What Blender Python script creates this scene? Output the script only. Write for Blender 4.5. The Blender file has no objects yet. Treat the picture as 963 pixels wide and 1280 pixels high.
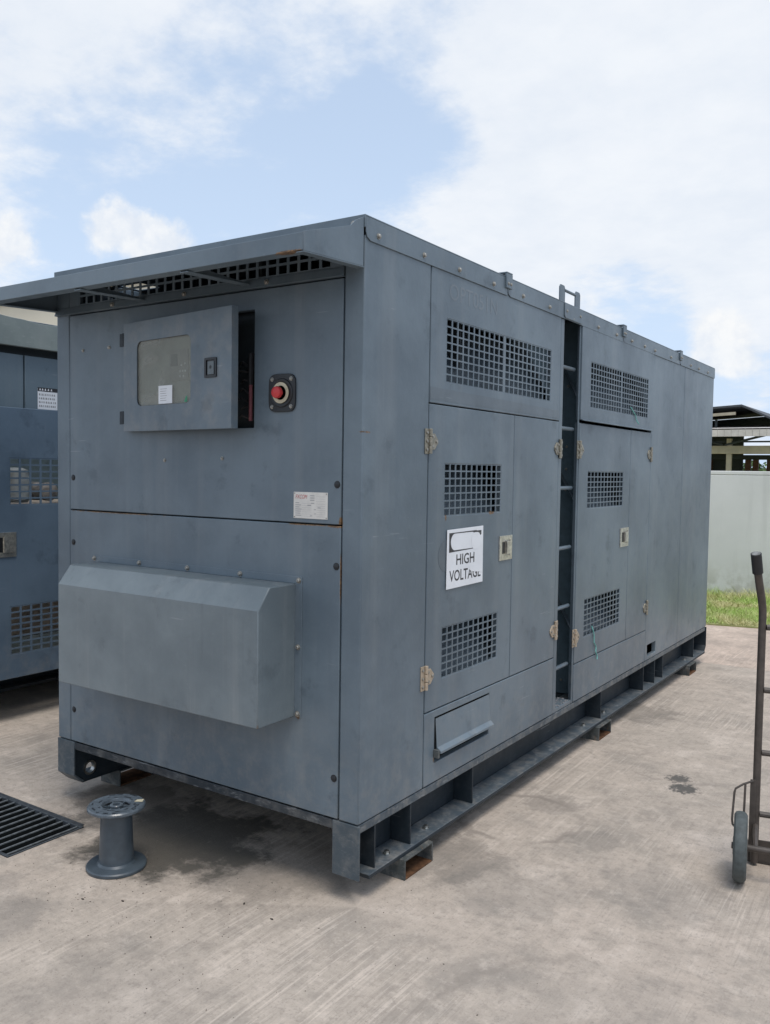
import bpy, bmesh, math, random
import numpy as np
from mathutils import Vector, Matrix
random.seed(4); np.random.seed(4)
rad = math.radians
sc = bpy.context.scene
COL = sc.collection

# ------------------------------------------------------------------ camera
PITCH, YAW, ROLL, FPX = 0.0489, -0.5916, 0.0144, 1074.77      # fitted to the edges of the generator
CAM = Vector((1.7815, -2.5039, 1.6))
_d = Vector((math.sin(YAW)*math.cos(PITCH), math.cos(YAW)*math.cos(PITCH), -math.sin(PITCH)))
_r0 = Vector((math.cos(YAW), -math.sin(YAW), 0)); _u0 = _r0.cross(_d)
_r = _r0*math.cos(ROLL) + _u0*math.sin(ROLL); _u = -_r0*math.sin(ROLL) + _u0*math.cos(ROLL)
cam = bpy.data.cameras.new('camera'); cam_o = bpy.data.objects.new('camera', cam); COL.objects.link(cam_o)
cam.sensor_fit = 'HORIZONTAL'; cam.sensor_width = 36.0; cam.lens = FPX/963*36
cam.clip_start = 0.05; cam.clip_end = 3000
cam_o.matrix_world = Matrix(((_r.x, _u.x, -_d.x, CAM.x), (_r.y, _u.y, -_d.y, CAM.y), (_r.z, _u.z, -_d.z, CAM.z), (0, 0, 0, 1)))
sc.camera = cam_o
def pixdir(x, y):
    return (_d + _r*((x-481.5)/FPX) - _u*((y-640)/FPX)).normalized()

# ------------------------------------------------------------------ world and sun
SUN_EL, SUN_AZ = rad(70), rad(128)          # azimuth from +y towards +x
w = bpy.data.worlds.new('World'); sc.world = w; w.use_nodes = True
nt = w.node_tree; nt.nodes.clear()
def N(t, tree=None, **kw):
    n = (tree or nt).nodes.new(t)
    for k, v in kw.items(): setattr(n, k, v)
    return n
def L(a, b, tree=None): (tree or nt).links.new(a, b)
def val(tree, sock, v):
    if hasattr(v, 'is_output') or isinstance(v, bpy.types.NodeSocket): tree.links.new(v, sock)
    else: sock.default_value = v
def M(op, a, b=None, c=None, tree=None, clamp=False):
    t = tree or nt; n = t.nodes.new('ShaderNodeMath'); n.operation = op; n.use_clamp = clamp
    for i, v in enumerate((a, b, c)):
        if v is not None: val(t, n.inputs[i], v)
    return n.outputs[0]
def smooth(x, lo, hi, tree=None, o0=0.0, o1=1.0):
    t = tree or nt; n = t.nodes.new('ShaderNodeMapRange'); n.interpolation_type = 'SMOOTHSTEP'
    val(t, n.inputs[0], x); n.inputs[1].default_value = lo; n.inputs[2].default_value = hi
    n.inputs[3].default_value = o0; n.inputs[4].default_value = o1
    return n.outputs[0]
def mixc(f, a, b, tree=None, mode='MIX'):
    t = tree or nt; n = t.nodes.new('ShaderNodeMix'); n.data_type = 'RGBA'; n.blend_type = mode
    val(t, n.inputs[0], f)
    for s, v in ((n.inputs[6], a), (n.inputs[7], b)):
        if isinstance(v, bpy.types.NodeSocket): t.links.new(v, s)
        else: s.default_value = (*v, 1) if len(v) == 3 else v
    return n.outputs[2]
def noise(vec, scale, detail=4, rough=0.55, tree=None, dist=0.0):
    t = tree or nt; n = t.nodes.new('ShaderNodeTexNoise')
    n.inputs['Scale'].default_value = scale; n.inputs['Detail'].default_value = detail
    n.inputs['Roughness'].default_value = rough; n.inputs['Distortion'].default_value = dist
    if vec is not None: t.links.new(vec, n.inputs['Vector'])
    return n.outputs[0]

sky = N('ShaderNodeTexSky'); sky.sky_type = 'NISHITA'; sky.sun_disc = False
sky.sun_elevation = SUN_EL; sky.sun_rotation = SUN_AZ; sky.dust_density = 2.5; sky.air_density = 1.2; sky.ozone_density = 1.0
tc = N('ShaderNodeTexCoord'); DIR = tc.outputs['Generated']
sep = N('ShaderNodeSeparateXYZ'); L(DIR, sep.inputs[0])
zz = M('MAXIMUM', M('ADD', sep.outputs[2], 0.22), 0.08)
pl = N('ShaderNodeVectorMath', operation='DIVIDE'); L(DIR, pl.inputs[0])
cz = N('ShaderNodeCombineXYZ'); [L(zz, cz.inputs[i]) for i in range(3)]; L(cz.outputs[0], pl.inputs[1])
P = pl.outputs[0]
def lobe(px, py, rdeg, amp, sx=1.0):
    c = pixdir(px, py)
    n = N('ShaderNodeVectorMath', operation='DISTANCE'); L(DIR, n.inputs[0]); n.inputs[1].default_value = c
    return M('MULTIPLY', smooth(n.outputs['Value'], 0.0, rad(rdeg), o0=1.0, o1=0.0), amp)
def add(*xs):
    r = xs[0]
    for x in xs[1:]: r = M('ADD', r, x)
    return r
n1 = noise(P, 1.6, 9, 0.62); n2 = noise(P, 9.0, 6, 0.6); n3 = noise(P, 26.0, 4, 0.6)
bias = add(lobe(40, 90, 14, .27), lobe(290, 55, 10, .13), lobe(480, 20, 10, .10), lobe(800, 110, 20, .30), lobe(900, 270, 16, .28),
           lobe(640, 300, 9, .12), lobe(360, 205, 14, -.17), lobe(80, 238, 9, -.24), lobe(500, 180, 8, -.07), lobe(815, 385, 8, -.24), lobe(730, 330, 5, -.10))
dens = add(n1, M('MULTIPLY', M('SUBTRACT', n2, 0.5), 0.24), M('MULTIPLY', M('SUBTRACT', n3, 0.5), 0.07), bias)
m_high = smooth(dens, 0.43, 0.66)
nc = noise(DIR, 16.0, 7, 0.6); ncb = noise(DIR, 40.0, 4, 0.6)
cum = add(lobe(140, 283, 4.0, .60), lobe(205, 300, 3.2, .50), lobe(12, 305, 3.6, .58), lobe(893, 420, 3.3, .60), lobe(930, 450, 3.6, .46), lobe(735, 380, 2.2, .40))
m_cum = smooth(add(cum, M('MULTIPLY', M('SUBTRACT', nc, 0.5), 0.95), M('MULTIPLY', M('SUBTRACT', ncb, 0.5), 0.3)), 0.22, 0.50)
haze_h = smooth(sep.outputs[2], 0.0, 0.45, o0=0.85, o1=0.62)        # thin veil over the whole dome, thicker towards the horizon
SKYS = 0.10
skyc = mixc(haze_h, sky.outputs[0], (5.75, 7.05, 9.0))
hi_shade = smooth(add(n1, M('MULTIPLY', n2, .5)), 0.5, 1.0)
cl_hi = mixc(hi_shade, (6.5, 6.95, 7.6), (7.45, 7.7, 8.05))
c1 = mixc(M('MULTIPLY', m_high, 0.93), skyc, cl_hi)
cl_cu = mixc(smooth(ncb, 0.3, 0.7), (6.6, 6.95, 7.5), (7.9, 7.95, 7.95))
c2 = mixc(M('MULTIPLY', m_cum, 0.85), c1, cl_cu)
bg = N('ShaderNodeBackground'); bg.inputs[1].default_value = SKYS; L(c2, bg.inputs[0])
out = N('ShaderNodeOutputWorld'); L(bg.outputs[0], out.inputs[0])

sun = bpy.data.lights.new('sun', 'SUN'); sun.energy = 1.5; sun.angle = rad(24); sun.color = (1.0, 0.95, 0.88)
sun_o = bpy.data.objects.new('sun', sun); COL.objects.link(sun_o); sun_o.location = (0, 0, 20)
sdir = Vector((math.sin(SUN_AZ)*math.cos(SUN_EL), math.cos(SUN_AZ)*math.cos(SUN_EL), math.sin(SUN_EL)))
sun_o.rotation_euler = sdir.to_track_quat('Z', 'Y').to_euler()
vs = sc.view_settings; vs.view_transform = 'Standard'; vs.look = 'None'; vs.gamma = 1.0; vs.exposure = 0.3; vs.use_curve_mapping = False
sc.cycles.max_bounces = 6

# ------------------------------------------------------------------ materials
MATS = {}
def newmat(name):
    m = bpy.data.materials.new(name); m.use_nodes = True; t = m.node_tree
    b = t.nodes['Principled BSDF']; MATS[name] = m
    return m, t, b
def bump(t, b, h, strength, dist):
    n = t.nodes.new('ShaderNodeBump'); n.inputs['Strength'].default_value = strength; n.inputs['Distance'].default_value = dist
    t.links.new(h, n.inputs['Height']); t.links.new(n.outputs[0], b.inputs['Normal'])
def objco(t): return t.nodes.new('ShaderNodeTexCoord').outputs['Object']
def mapped(t, vec, s, loc=(0, 0, 0)):
    n = t.nodes.new('ShaderNodeMapping'); t.links.new(vec, n.inputs[0]); n.inputs['Scale'].default_value = s; n.inputs['Location'].default_value = loc
    return n.outputs[0]
def plain(name, col, rough=0.5, metal=0.0, var=0.12, scale=20, spec=0.5, bmp=0.0):
    m, t, b = newmat(name); o = objco(t)
    n = noise(o, scale, 5, 0.6, t)
    c = mixc(smooth(n, .3, .7, t), tuple(x*(1-var) for x in col), tuple(min(1, x*(1+var)) for x in col), t)
    t.links.new(c, b.inputs['Base Color']); b.inputs['Roughness'].default_value = rough; b.inputs['Metallic'].default_value = metal
    b.inputs['Specular IOR Level'].default_value = spec
    if bmp: bump(t, b, n, bmp, .004)
    return m
def paint(name, col, rough=0.40, dust=0.30, stains=(), seed=0.0, wav=0.35, streak=0.5, scuff=0.0, rustall=0.0):
    m, t, b = newmat(name); o = objco(t)
    o = mapped(t, o, (1, 1, 1), (seed, seed*1.7, 0))
    big = noise(o, 1.3, 6, 0.62, t)
    st = noise(mapped(t, o, (9, 9, 0.35)), 1.0, 5, 0.6, t)             # rain streaks run down the sheet
    st2 = noise(mapped(t, o, (34, 34, 0.8)), 1.0, 3, 0.5, t)
    fine = noise(o, 70, 4, 0.65, t); mid = noise(o, 5.5, 6, 0.66, t); patch = noise(o, 3.1, 4, .55, t)
    c = mixc(smooth(big, .32, .68, t), tuple(x*0.78 for x in col), tuple(x*y for x, y in zip(col, (1.24, 1.19, 1.14))), t)
    dusty = (0.27, 0.28, 0.28)
    f = M('MULTIPLY', smooth(st, .48, .74, t), streak*dust, tree=t)
    c = mixc(f, c, dusty, t)
    f = M('MULTIPLY', M('MULTIPLY', smooth(st2, .55, .75, t), smooth(patch, .52, .64, t), tree=t), streak*dust*.7, tree=t)
    c = mixc(f, c, dusty, t)
    f = M('MULTIPLY', M('MULTIPLY', smooth(st2, .46, .28, t), smooth(patch, .48, .36, t), tree=t), streak*.34, tree=t)
    c = mixc(f, c, tuple(x*0.60 for x in col), t)
    f2 = M('MULTIPLY', smooth(mid, .57, .70, t), 0.55, tree=t)
    c = mixc(f2, c, tuple(x*0.62 for x in col), t)                      # hand and grease smudges
    f3 = M('MULTIPLY', smooth(fine, .58, .8, t), 0.20*min(1, dust*4), tree=t)
    c = mixc(f3, c, dusty, t)
    sc_n = noise(mapped(t, o, (4, 4, 90)), 1.0, 2, 0.5, t, .6); sm = noise(o, 2.6, 3, .5, t)
    f4 = M('MULTIPLY', M('MULTIPLY', smooth(sc_n, .69, .74, t), smooth(sm, .55, .64, t), tree=t), 0.40, tree=t)
    c = mixc(f4, c, (0.34, 0.36, 0.37), t)
    zs = t.nodes.new('ShaderNodeSeparateXYZ'); t.links.new(objco(t), zs.inputs[0])     # rain splash thrown up from the concrete
    sp = M('MULTIPLY', smooth(zs.outputs[2], .28, .80, t, 1, 0), smooth(noise(o, 14, 6, .72, t), .42, .70, t), tree=t)
    c = mixc(M('MULTIPLY', sp, .9*dust, tree=t), c, (0.30, 0.28, 0.25), t)
    if scuff:
        sf = noise(mapped(t, o, (18, 18, 60)), 1.0, 5, 0.7, t)
        c = mixc(M('MULTIPLY', smooth(sf, .54, .70, t), scuff, tree=t), c, (0.36, 0.37, 0.37), t)
    rust = None
    o2 = objco(t)
    for (p, rr, am) in stains:
        rr = rr if isinstance(rr, tuple) else (rr, rr, rr)
        q = mapped(t, o2, tuple(1/x for x in rr), tuple(-a/x for a, x in zip(p, rr)))
        d = t.nodes.new('ShaderNodeVectorMath'); d.operation = 'LENGTH'; t.links.new(q, d.inputs[0])
        s = M('MULTIPLY', smooth(d.outputs['Value'], 0, 1, t, 1, 0), am, tree=t)
        rust = s if rust is None else M('MAXIMUM', rust, s, tree=t)
    if rust is not None or rustall:
        rn = noise(mapped(t, o2, (40, 40, 14)), 1.0, 5, 0.65, t)
        base = M('ADD', rust if rust is not None else 0.0, rustall, tree=t)
        rf = smooth(M('ADD', base, M('SUBTRACT', rn, 1.0, tree=t), tree=t), 0.0, 0.25, t)
        rc = mixc(smooth(fine, .35, .65, t), (0.075, 0.045, 0.025), (0.22, 0.13, 0.065), t)
        c = mixc(rf, c, rc, t)
    t.links.new(c, b.inputs['Base Color'])
    r = M('ADD', rough-0.14, M('MULTIPLY', mid, 0.26, tree=t), tree=t); t.links.new(r, b.inputs['Roughness'])
    b.inputs['Specular IOR Level'].default_value = 0.45
    hb = M('ADD', M('MULTIPLY', big, 1.0, tree=t), M('MULTIPLY', fine, 0.01, tree=t), tree=t)
    bump(t, b, hb, wav, .02)
    return m
PAINT = (0.117, 0.157, 0.193)
G_ST = [((-0.094, 0, 1.405), (.02, .05, .05), 1.0), ((-0.12, 0, 1.392), (.10, .05, .018), .78), ((-.07, -.336, 2.302), (.13, .05, .014), 1.0), ((.0, .60, 1.408), (.05, .018, .04), .95), ((.0, 1.02, 1.413), (.05, .10, .022), .86),
        ((-0.289, 0, .66), .03, .85), ((-.004, .015, 1.735), (.05, .07, .012), .85), ((0, .55, .40), .04, .9), ((-.303, -.21, .66), (.03, .05, .05), .62), ((-1.35, 0, 1.391), (.8, .05, .007), .85), ((-.25, 0, 1.391), (.25, .05, .008), .9), ((-.094, 0, 1.2), (.006, .05, .3), .8)]
paint('slate_paint', PAINT, stains=G_ST)
paint('slate_paint_hood', (0.146, 0.182, 0.205), stains=G_ST, dust=.45, streak=.8, seed=3.1)
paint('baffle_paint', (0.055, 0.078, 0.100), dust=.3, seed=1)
paint('slate_paint_ghost', (0.150, 0.183, 0.214))
paint('slate_paint_mark', (0.112, 0.143, 0.172), dust=.1)
paint('dark_skid_paint', (0.012, 0.021, 0.030), rough=.55, dust=.05, scuff=.04, wav=.1)
paint('front_edge_paint', (0.022, 0.032, 0.042), rough=.5, dust=.3, scuff=.45, wav=.1, seed=4)
paint('edge_paint', (0.06, 0.082, 0.10), rough=.5, dust=.3, scuff=.25, wav=.1)
paint('flange_paint', (0.062, 0.084, 0.104), rough=.5, dust=.5, scuff=.35, wav=.1, rustall=0.22)
paint('block_paint', (0.05, 0.06, 0.062), rough=.7, dust=.5, rustall=0.44, scuff=.15)
paint('blue_paint', (0.090, 0.135, 0.190), dust=.2, seed=9)
paint('upper_blue_paint', (0.105, 0.148, 0.185), dust=.25, seed=5)
paint('weathered_rim', (0.20, 0.24, 0.235), rough=.6, dust=.6, scuff=.2, rustall=0.30, seed=2)
plain('baffle_foam', (0.10, 0.15, 0.18), .7)
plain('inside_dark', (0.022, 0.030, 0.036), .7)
plain('black_rubber', (0.018, 0.019, 0.021), .6)
plain('black_plastic', (0.012, 0.013, 0.015), .38)
plain('red_plastic', (0.50, 0.035, 0.038), .42)
plain('cream_plastic', (0.55, 0.50, 0.36), .5)
plain('bright_steel', (0.55, 0.55, 0.52), .32, 1.0, .2, 60)
plain('dull_steel', (0.34, 0.33, 0.30), .45, .75, .3, 60)
plain('brass_hinge', (0.44, 0.36, 0.27), .5, .35, .15, 70)
plain('steel_hinge', (0.30, 0.28, 0.23), .45, .7, .2, 70)
plain('latch_metal', (0.60, 0.58, 0.52), .32, .85, .25, 50)
plain('sign_white', (0.74, 0.76, 0.79), .42, 0, .04, 8)
plain('print_black', (0.03, 0.03, 0.035), .45)
plain('print_grey', (0.30, 0.30, 0.31), .5)
plain('plate_white', (0.62, 0.60, 0.56), .4, 0, .06, 30)
plain('print_red', (0.45, 0.06, 0.06), .45)
plain('rivet_dark', (0.012, 0.014, 0.018), .5)
plain('cable_black', (0.02, 0.02, 0.022), .45)
plain('cable_red', (0.17, 0.055, 0.065), .5)
plain('panel_grey', (0.34, 0.36, 0.35), .5)
plain('screen_grey', (0.10, 0.12, 0.13), .25)
plain('green_label', (0.03, 0.25, 0.13), .5)
plain('truck_paint', (0.075, 0.062, 0.053), .5, 0.1, .2, 30)
plain('tyre_rubber', (0.075, 0.088, 0.088), .7, 0, .2, 40)
plain('spool_plastic', (0.060, 0.078, 0.094), .36, 0, .18, 14)
plain('spool_dark', (0.014, 0.016, 0.02), .4)
plain('string_teal', (0.16, 0.44, 0.40), .7)
plain('iron', (0.075, 0.085, 0.095), .5, .4, .3, 30)
plain('iron_edge', (0.24, 0.26, 0.27), .5, .5, .3, 30)
plain('pit_dark', (0.014, 0.017, 0.018), .9, spec=.1)
plain('spool_top', (0.085, 0.105, 0.125), .22, 0, .25, 30)  # lighter than spool_plastic: reflection on the top flange put into the colour
plain('rust_plate', (0.11, 0.055, 0.028), .85, 0, .5, 25, .2)
plain('filter_white', (0.72, 0.72, 0.66), .4)
plain('engine_alloy', (0.42, 0.37, 0.32), .5, .3, .35, 25)
def wallmat():
    m, t, b = newmat('wall_plaster'); o = objco(t); z = t.nodes.new('ShaderNodeSeparateXYZ'); t.links.new(o, z.inputs[0])
    c = mixc(smooth(noise(o, .9, 5, .6, t), .35, .65, t), (0.63, 0.645, 0.615), (0.70, 0.71, 0.68), t)
    st = noise(mapped(t, o, (6, 6, .5)), 1.0, 5, .6, t)
    c = mixc(M('MULTIPLY', smooth(st, .50, .72, t), .28, tree=t), c, (.45, .46, .43), t)
    ft = M('MULTIPLY', smooth(z.outputs[2], .10, .55, t, 1, 0), smooth(noise(o, 5, 5, .65, t), .38, .62, t), tree=t)
    c = mixc(M('MULTIPLY', ft, .55, tree=t), c, (.34, .34, .27), t)
    t.links.new(c, b.inputs['Base Color']); b.inputs['Roughness'].default_value = .85; b.inputs['Specular IOR Level'].default_value = .2
wallmat()
plain('cream_plaster', (0.72, 0.66, 0.54), .85, 0, .04, .6, .2)
plain('shed_roof', (0.055, 0.062, 0.07), .6, 0, .2, 2)
plain('shed_white', (0.62, 0.58, 0.55), .6, 0, .12, 4)
plain('shed_beige', (0.40, 0.36, 0.27), .7, 0, .15, 3)
plain('shed_dark', (0.04, 0.05, 0.055), .8)
plain('rust_post', (0.11, 0.05, 0.035), .7)
plain('soil', (0.10, 0.085, 0.05), .95, 0, .3, 3)
plain('bark', (0.09, 0.065, 0.045), .9)
plain('litter', (0.05, 0.04, 0.032), .9)

def glass_mat():
    m, t, b = newmat('smeared_pane'); o = objco(t)
    n = noise(mapped(t, o, (4, 1, 4)), 1.5, 2, .4, t, 1.0)
    n2 = noise(o, 30, 4, .6, t)
    f = M('ADD', smooth(n, .40, .62, t, .26, .46), M('MULTIPLY', n2, .10, tree=t), tree=t)
    b.inputs['Base Color'].default_value = (0.34, 0.34, 0.30, 1); b.inputs['Roughness'].default_value = .3
    tr = t.nodes.new('ShaderNodeBsdfTransparent'); tr.inputs[0].default_value = (.92, .94, .92, 1)
    mx = t.nodes.new('ShaderNodeMixShader'); t.links.new(f, mx.inputs[0]); t.links.new(tr.outputs[0], mx.inputs[1]); t.links.new(b.outputs[0], mx.inputs[2])
    t.links.new(mx.outputs[0], t.nodes['Material Output'].inputs[0])
glass_mat()

def concrete(name, tint, stains=(), arcs=()):
    m, t, b = newmat(name)
    o = objco(t)
    k = lambda f, g=None: tuple(x*f*y for x, y in zip(tint, g or (1, 1, 1)))
    big = noise(o, .50, 5, .6, t); zone = noise(o, .85, 4, .6, t, .4)
    m1 = noise(o, 2.6, 8, .70, t); m2 = noise(o, 8.5, 7, .72, t); m3 = noise(o, 30, 6, .75, t); grit = noise(o, 120, 4, .7, t)
    sepn = t.nodes.new('ShaderNodeSeparateXYZ'); t.links.new(o, sepn.inputs[0])
    wob = noise(o, .7, 2, .5, t)
    def lines(fx, fy):
        ph = M('ADD', sepn.outputs[0], M('MULTIPLY', wob, .06, tree=t), tree=t)
        cmb = t.nodes.new('ShaderNodeCombineXYZ'); t.links.new(M('MULTIPLY', ph, fx, tree=t), cmb.inputs[0]); t.links.new(M('MULTIPLY', sepn.outputs[1], fy, tree=t), cmb.inputs[1])
        return noise(cmb.outputs[0], 1.0, 4, .65, t)
    br1 = lines(70, 1.6); br2 = lines(190, 5.0)
    c = mixc(smooth(big, .36, .64, t), k(.96, (1.0, .98, .96)), k(.92, (.985, .985, .97)), t)     # warmer and greyer slabs of tone
    c = mixc(M('MULTIPLY', smooth(m1, .47, .64, t), .62, tree=t), c, k(.60, (.97, 1, 1.01)), t)
    c = mixc(M('MULTIPLY', smooth(m1, .47, .33, t), .62, tree=t), c, k(1.28), t)
    c = mixc(M('MULTIPLY', smooth(m2, .50, .66, t), .42, tree=t), c, k(.58), t)
    c = mixc(M('MULTIPLY', smooth(m2, .47, .33, t), .38, tree=t), c, k(1.34), t)
    zl = smooth(zone, .42, .60, t)
    c = mixc(M('MULTIPLY', M('MULTIPLY', smooth(br1, .53, .62, t), zl, tree=t), .48, tree=t), c, k(1.36), t)
    c = mixc(M('MULTIPLY', M('MULTIPLY', smooth(br1, .46, .35, t), zl, tree=t), .46, tree=t), c, k(.58), t)
    c = mixc(M('MULTIPLY', smooth(br2, .54, .68, t), .34, tree=t), c, k(.60), t)
    c = mixc(M('MULTIPLY', smooth(m3, .50, .66, t), .50, tree=t), c, k(.58), t)
    c = mixc(M('MULTIPLY', smooth(m3, .46, .32, t), .30, tree=t), c, k(1.32), t)
    c = mixc(M('MULTIPLY', smooth(grit, .56, .70, t), .45, tree=t), c, k(.46), t)
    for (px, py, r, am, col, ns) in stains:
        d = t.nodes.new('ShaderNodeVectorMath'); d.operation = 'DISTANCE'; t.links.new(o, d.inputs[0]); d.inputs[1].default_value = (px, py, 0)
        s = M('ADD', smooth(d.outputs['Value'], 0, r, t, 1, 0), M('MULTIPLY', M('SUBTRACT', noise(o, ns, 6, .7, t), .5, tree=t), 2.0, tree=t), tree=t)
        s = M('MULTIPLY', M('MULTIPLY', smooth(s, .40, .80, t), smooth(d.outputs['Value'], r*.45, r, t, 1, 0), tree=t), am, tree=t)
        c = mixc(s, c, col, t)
    for (px, py, r, wd, am, cut) in arcs:                                # dried puddle edges
        d = t.nodes.new('ShaderNodeVectorMath'); d.operation = 'DISTANCE'; t.links.new(o, d.inputs[0]); d.inputs[1].default_value = (px, py, 0)
        dd = M('ADD', d.outputs['Value'], M('MULTIPLY', M('SUBTRACT', noise(o, 7, 5, .65, t), .5, tree=t), .16, tree=t), tree=t)
        s = smooth(M('ABSOLUTE', M('SUBTRACT', dd, r, tree=t), tree=t), 0, wd, t, 1, 0)
        s = M('MULTIPLY', M('MULTIPLY', s, smooth(noise(o, 2.2, 3, .5, t), cut, cut+.14, t), tree=t), am, tree=t)
        c = mixc(s, c, k(.50), t)
    t.links.new(c, b.inputs['Base Color']); b.inputs['Roughness'].default_value = .86; b.inputs['Specular IOR Level'].default_value = .25
    h = M('ADD', M('MULTIPLY', br1, .5, tree=t), M('ADD', M('MULTIPLY', m3, .6, tree=t), M('MULTIPLY', grit, .3, tree=t), tree=t), tree=t)
    bump(t, b, h, .7, .006)
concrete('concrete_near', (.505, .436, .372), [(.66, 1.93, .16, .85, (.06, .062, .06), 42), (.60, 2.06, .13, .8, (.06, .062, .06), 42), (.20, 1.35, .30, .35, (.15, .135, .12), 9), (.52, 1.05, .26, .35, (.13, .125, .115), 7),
         (-.95, .05, .85, .9, (.075, .07, .06), 4), (-1.45, .15, .60, .60, (.09, .083, .072), 5), (-.45, .05, .70, .35, (.10, .092, .078), 6), (.06, .55, .5, .4, (.12, .11, .095), 8), (.05, 3.2, .5, .4, (.12, .11, .095), 8),  # along the front base: stain plus the generator's soft shadow, put into the colour
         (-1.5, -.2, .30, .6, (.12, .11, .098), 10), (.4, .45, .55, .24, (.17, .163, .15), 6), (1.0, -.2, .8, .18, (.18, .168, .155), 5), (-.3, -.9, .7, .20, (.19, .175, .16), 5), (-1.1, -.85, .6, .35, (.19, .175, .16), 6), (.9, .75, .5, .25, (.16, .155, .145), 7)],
         [(.13, 1.10, .28, .035, .75, .38), (.5, 2.6, .6, .02, .5, .46), (-.2, -1.0, .5, .03, .4, .46), (1.2, -.4, .7, .03, .4, .46)])
concrete('concrete_far', (.58, .47, .39))
def lawn():
    m, t, b = newmat('lawn_soil'); o = objco(t); n = noise(o, 5, 5, .6, t)
    c = mixc(smooth(n, .35, .65, t), (.24, .26, .09), (.38, .35, .18), t); t.links.new(c, b.inputs['Base Color']); b.inputs['Roughness'].default_value = .95
    m, t, b = newmat('grass_blade'); o = objco(t)
    n = noise(o, 2.2, 4, .6, t); n2 = noise(o, 60, 2, .5, t)
    c = mixc(smooth(n, .38, .62, t), (.33, .50, .09), (.56, .53, .25), t)
    c = mixc(M('MULTIPLY', smooth(n2, .45, .7, t), .6, tree=t), c, (.66, .60, .34), t)
    t.links.new(c, b.inputs['Base Color']); b.inputs['Roughness'].default_value = .7
    m, t, b = newmat('leaf'); o = objco(t); n = noise(o, 1.6, 3, .6, t)
    c = mixc(smooth(n, .35, .65, t), (.035, .07, .018), (.09, .15, .035), t); t.links.new(c, b.inputs['Base Color']); b.inputs['Roughness'].default_value = .6
lawn()

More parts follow.
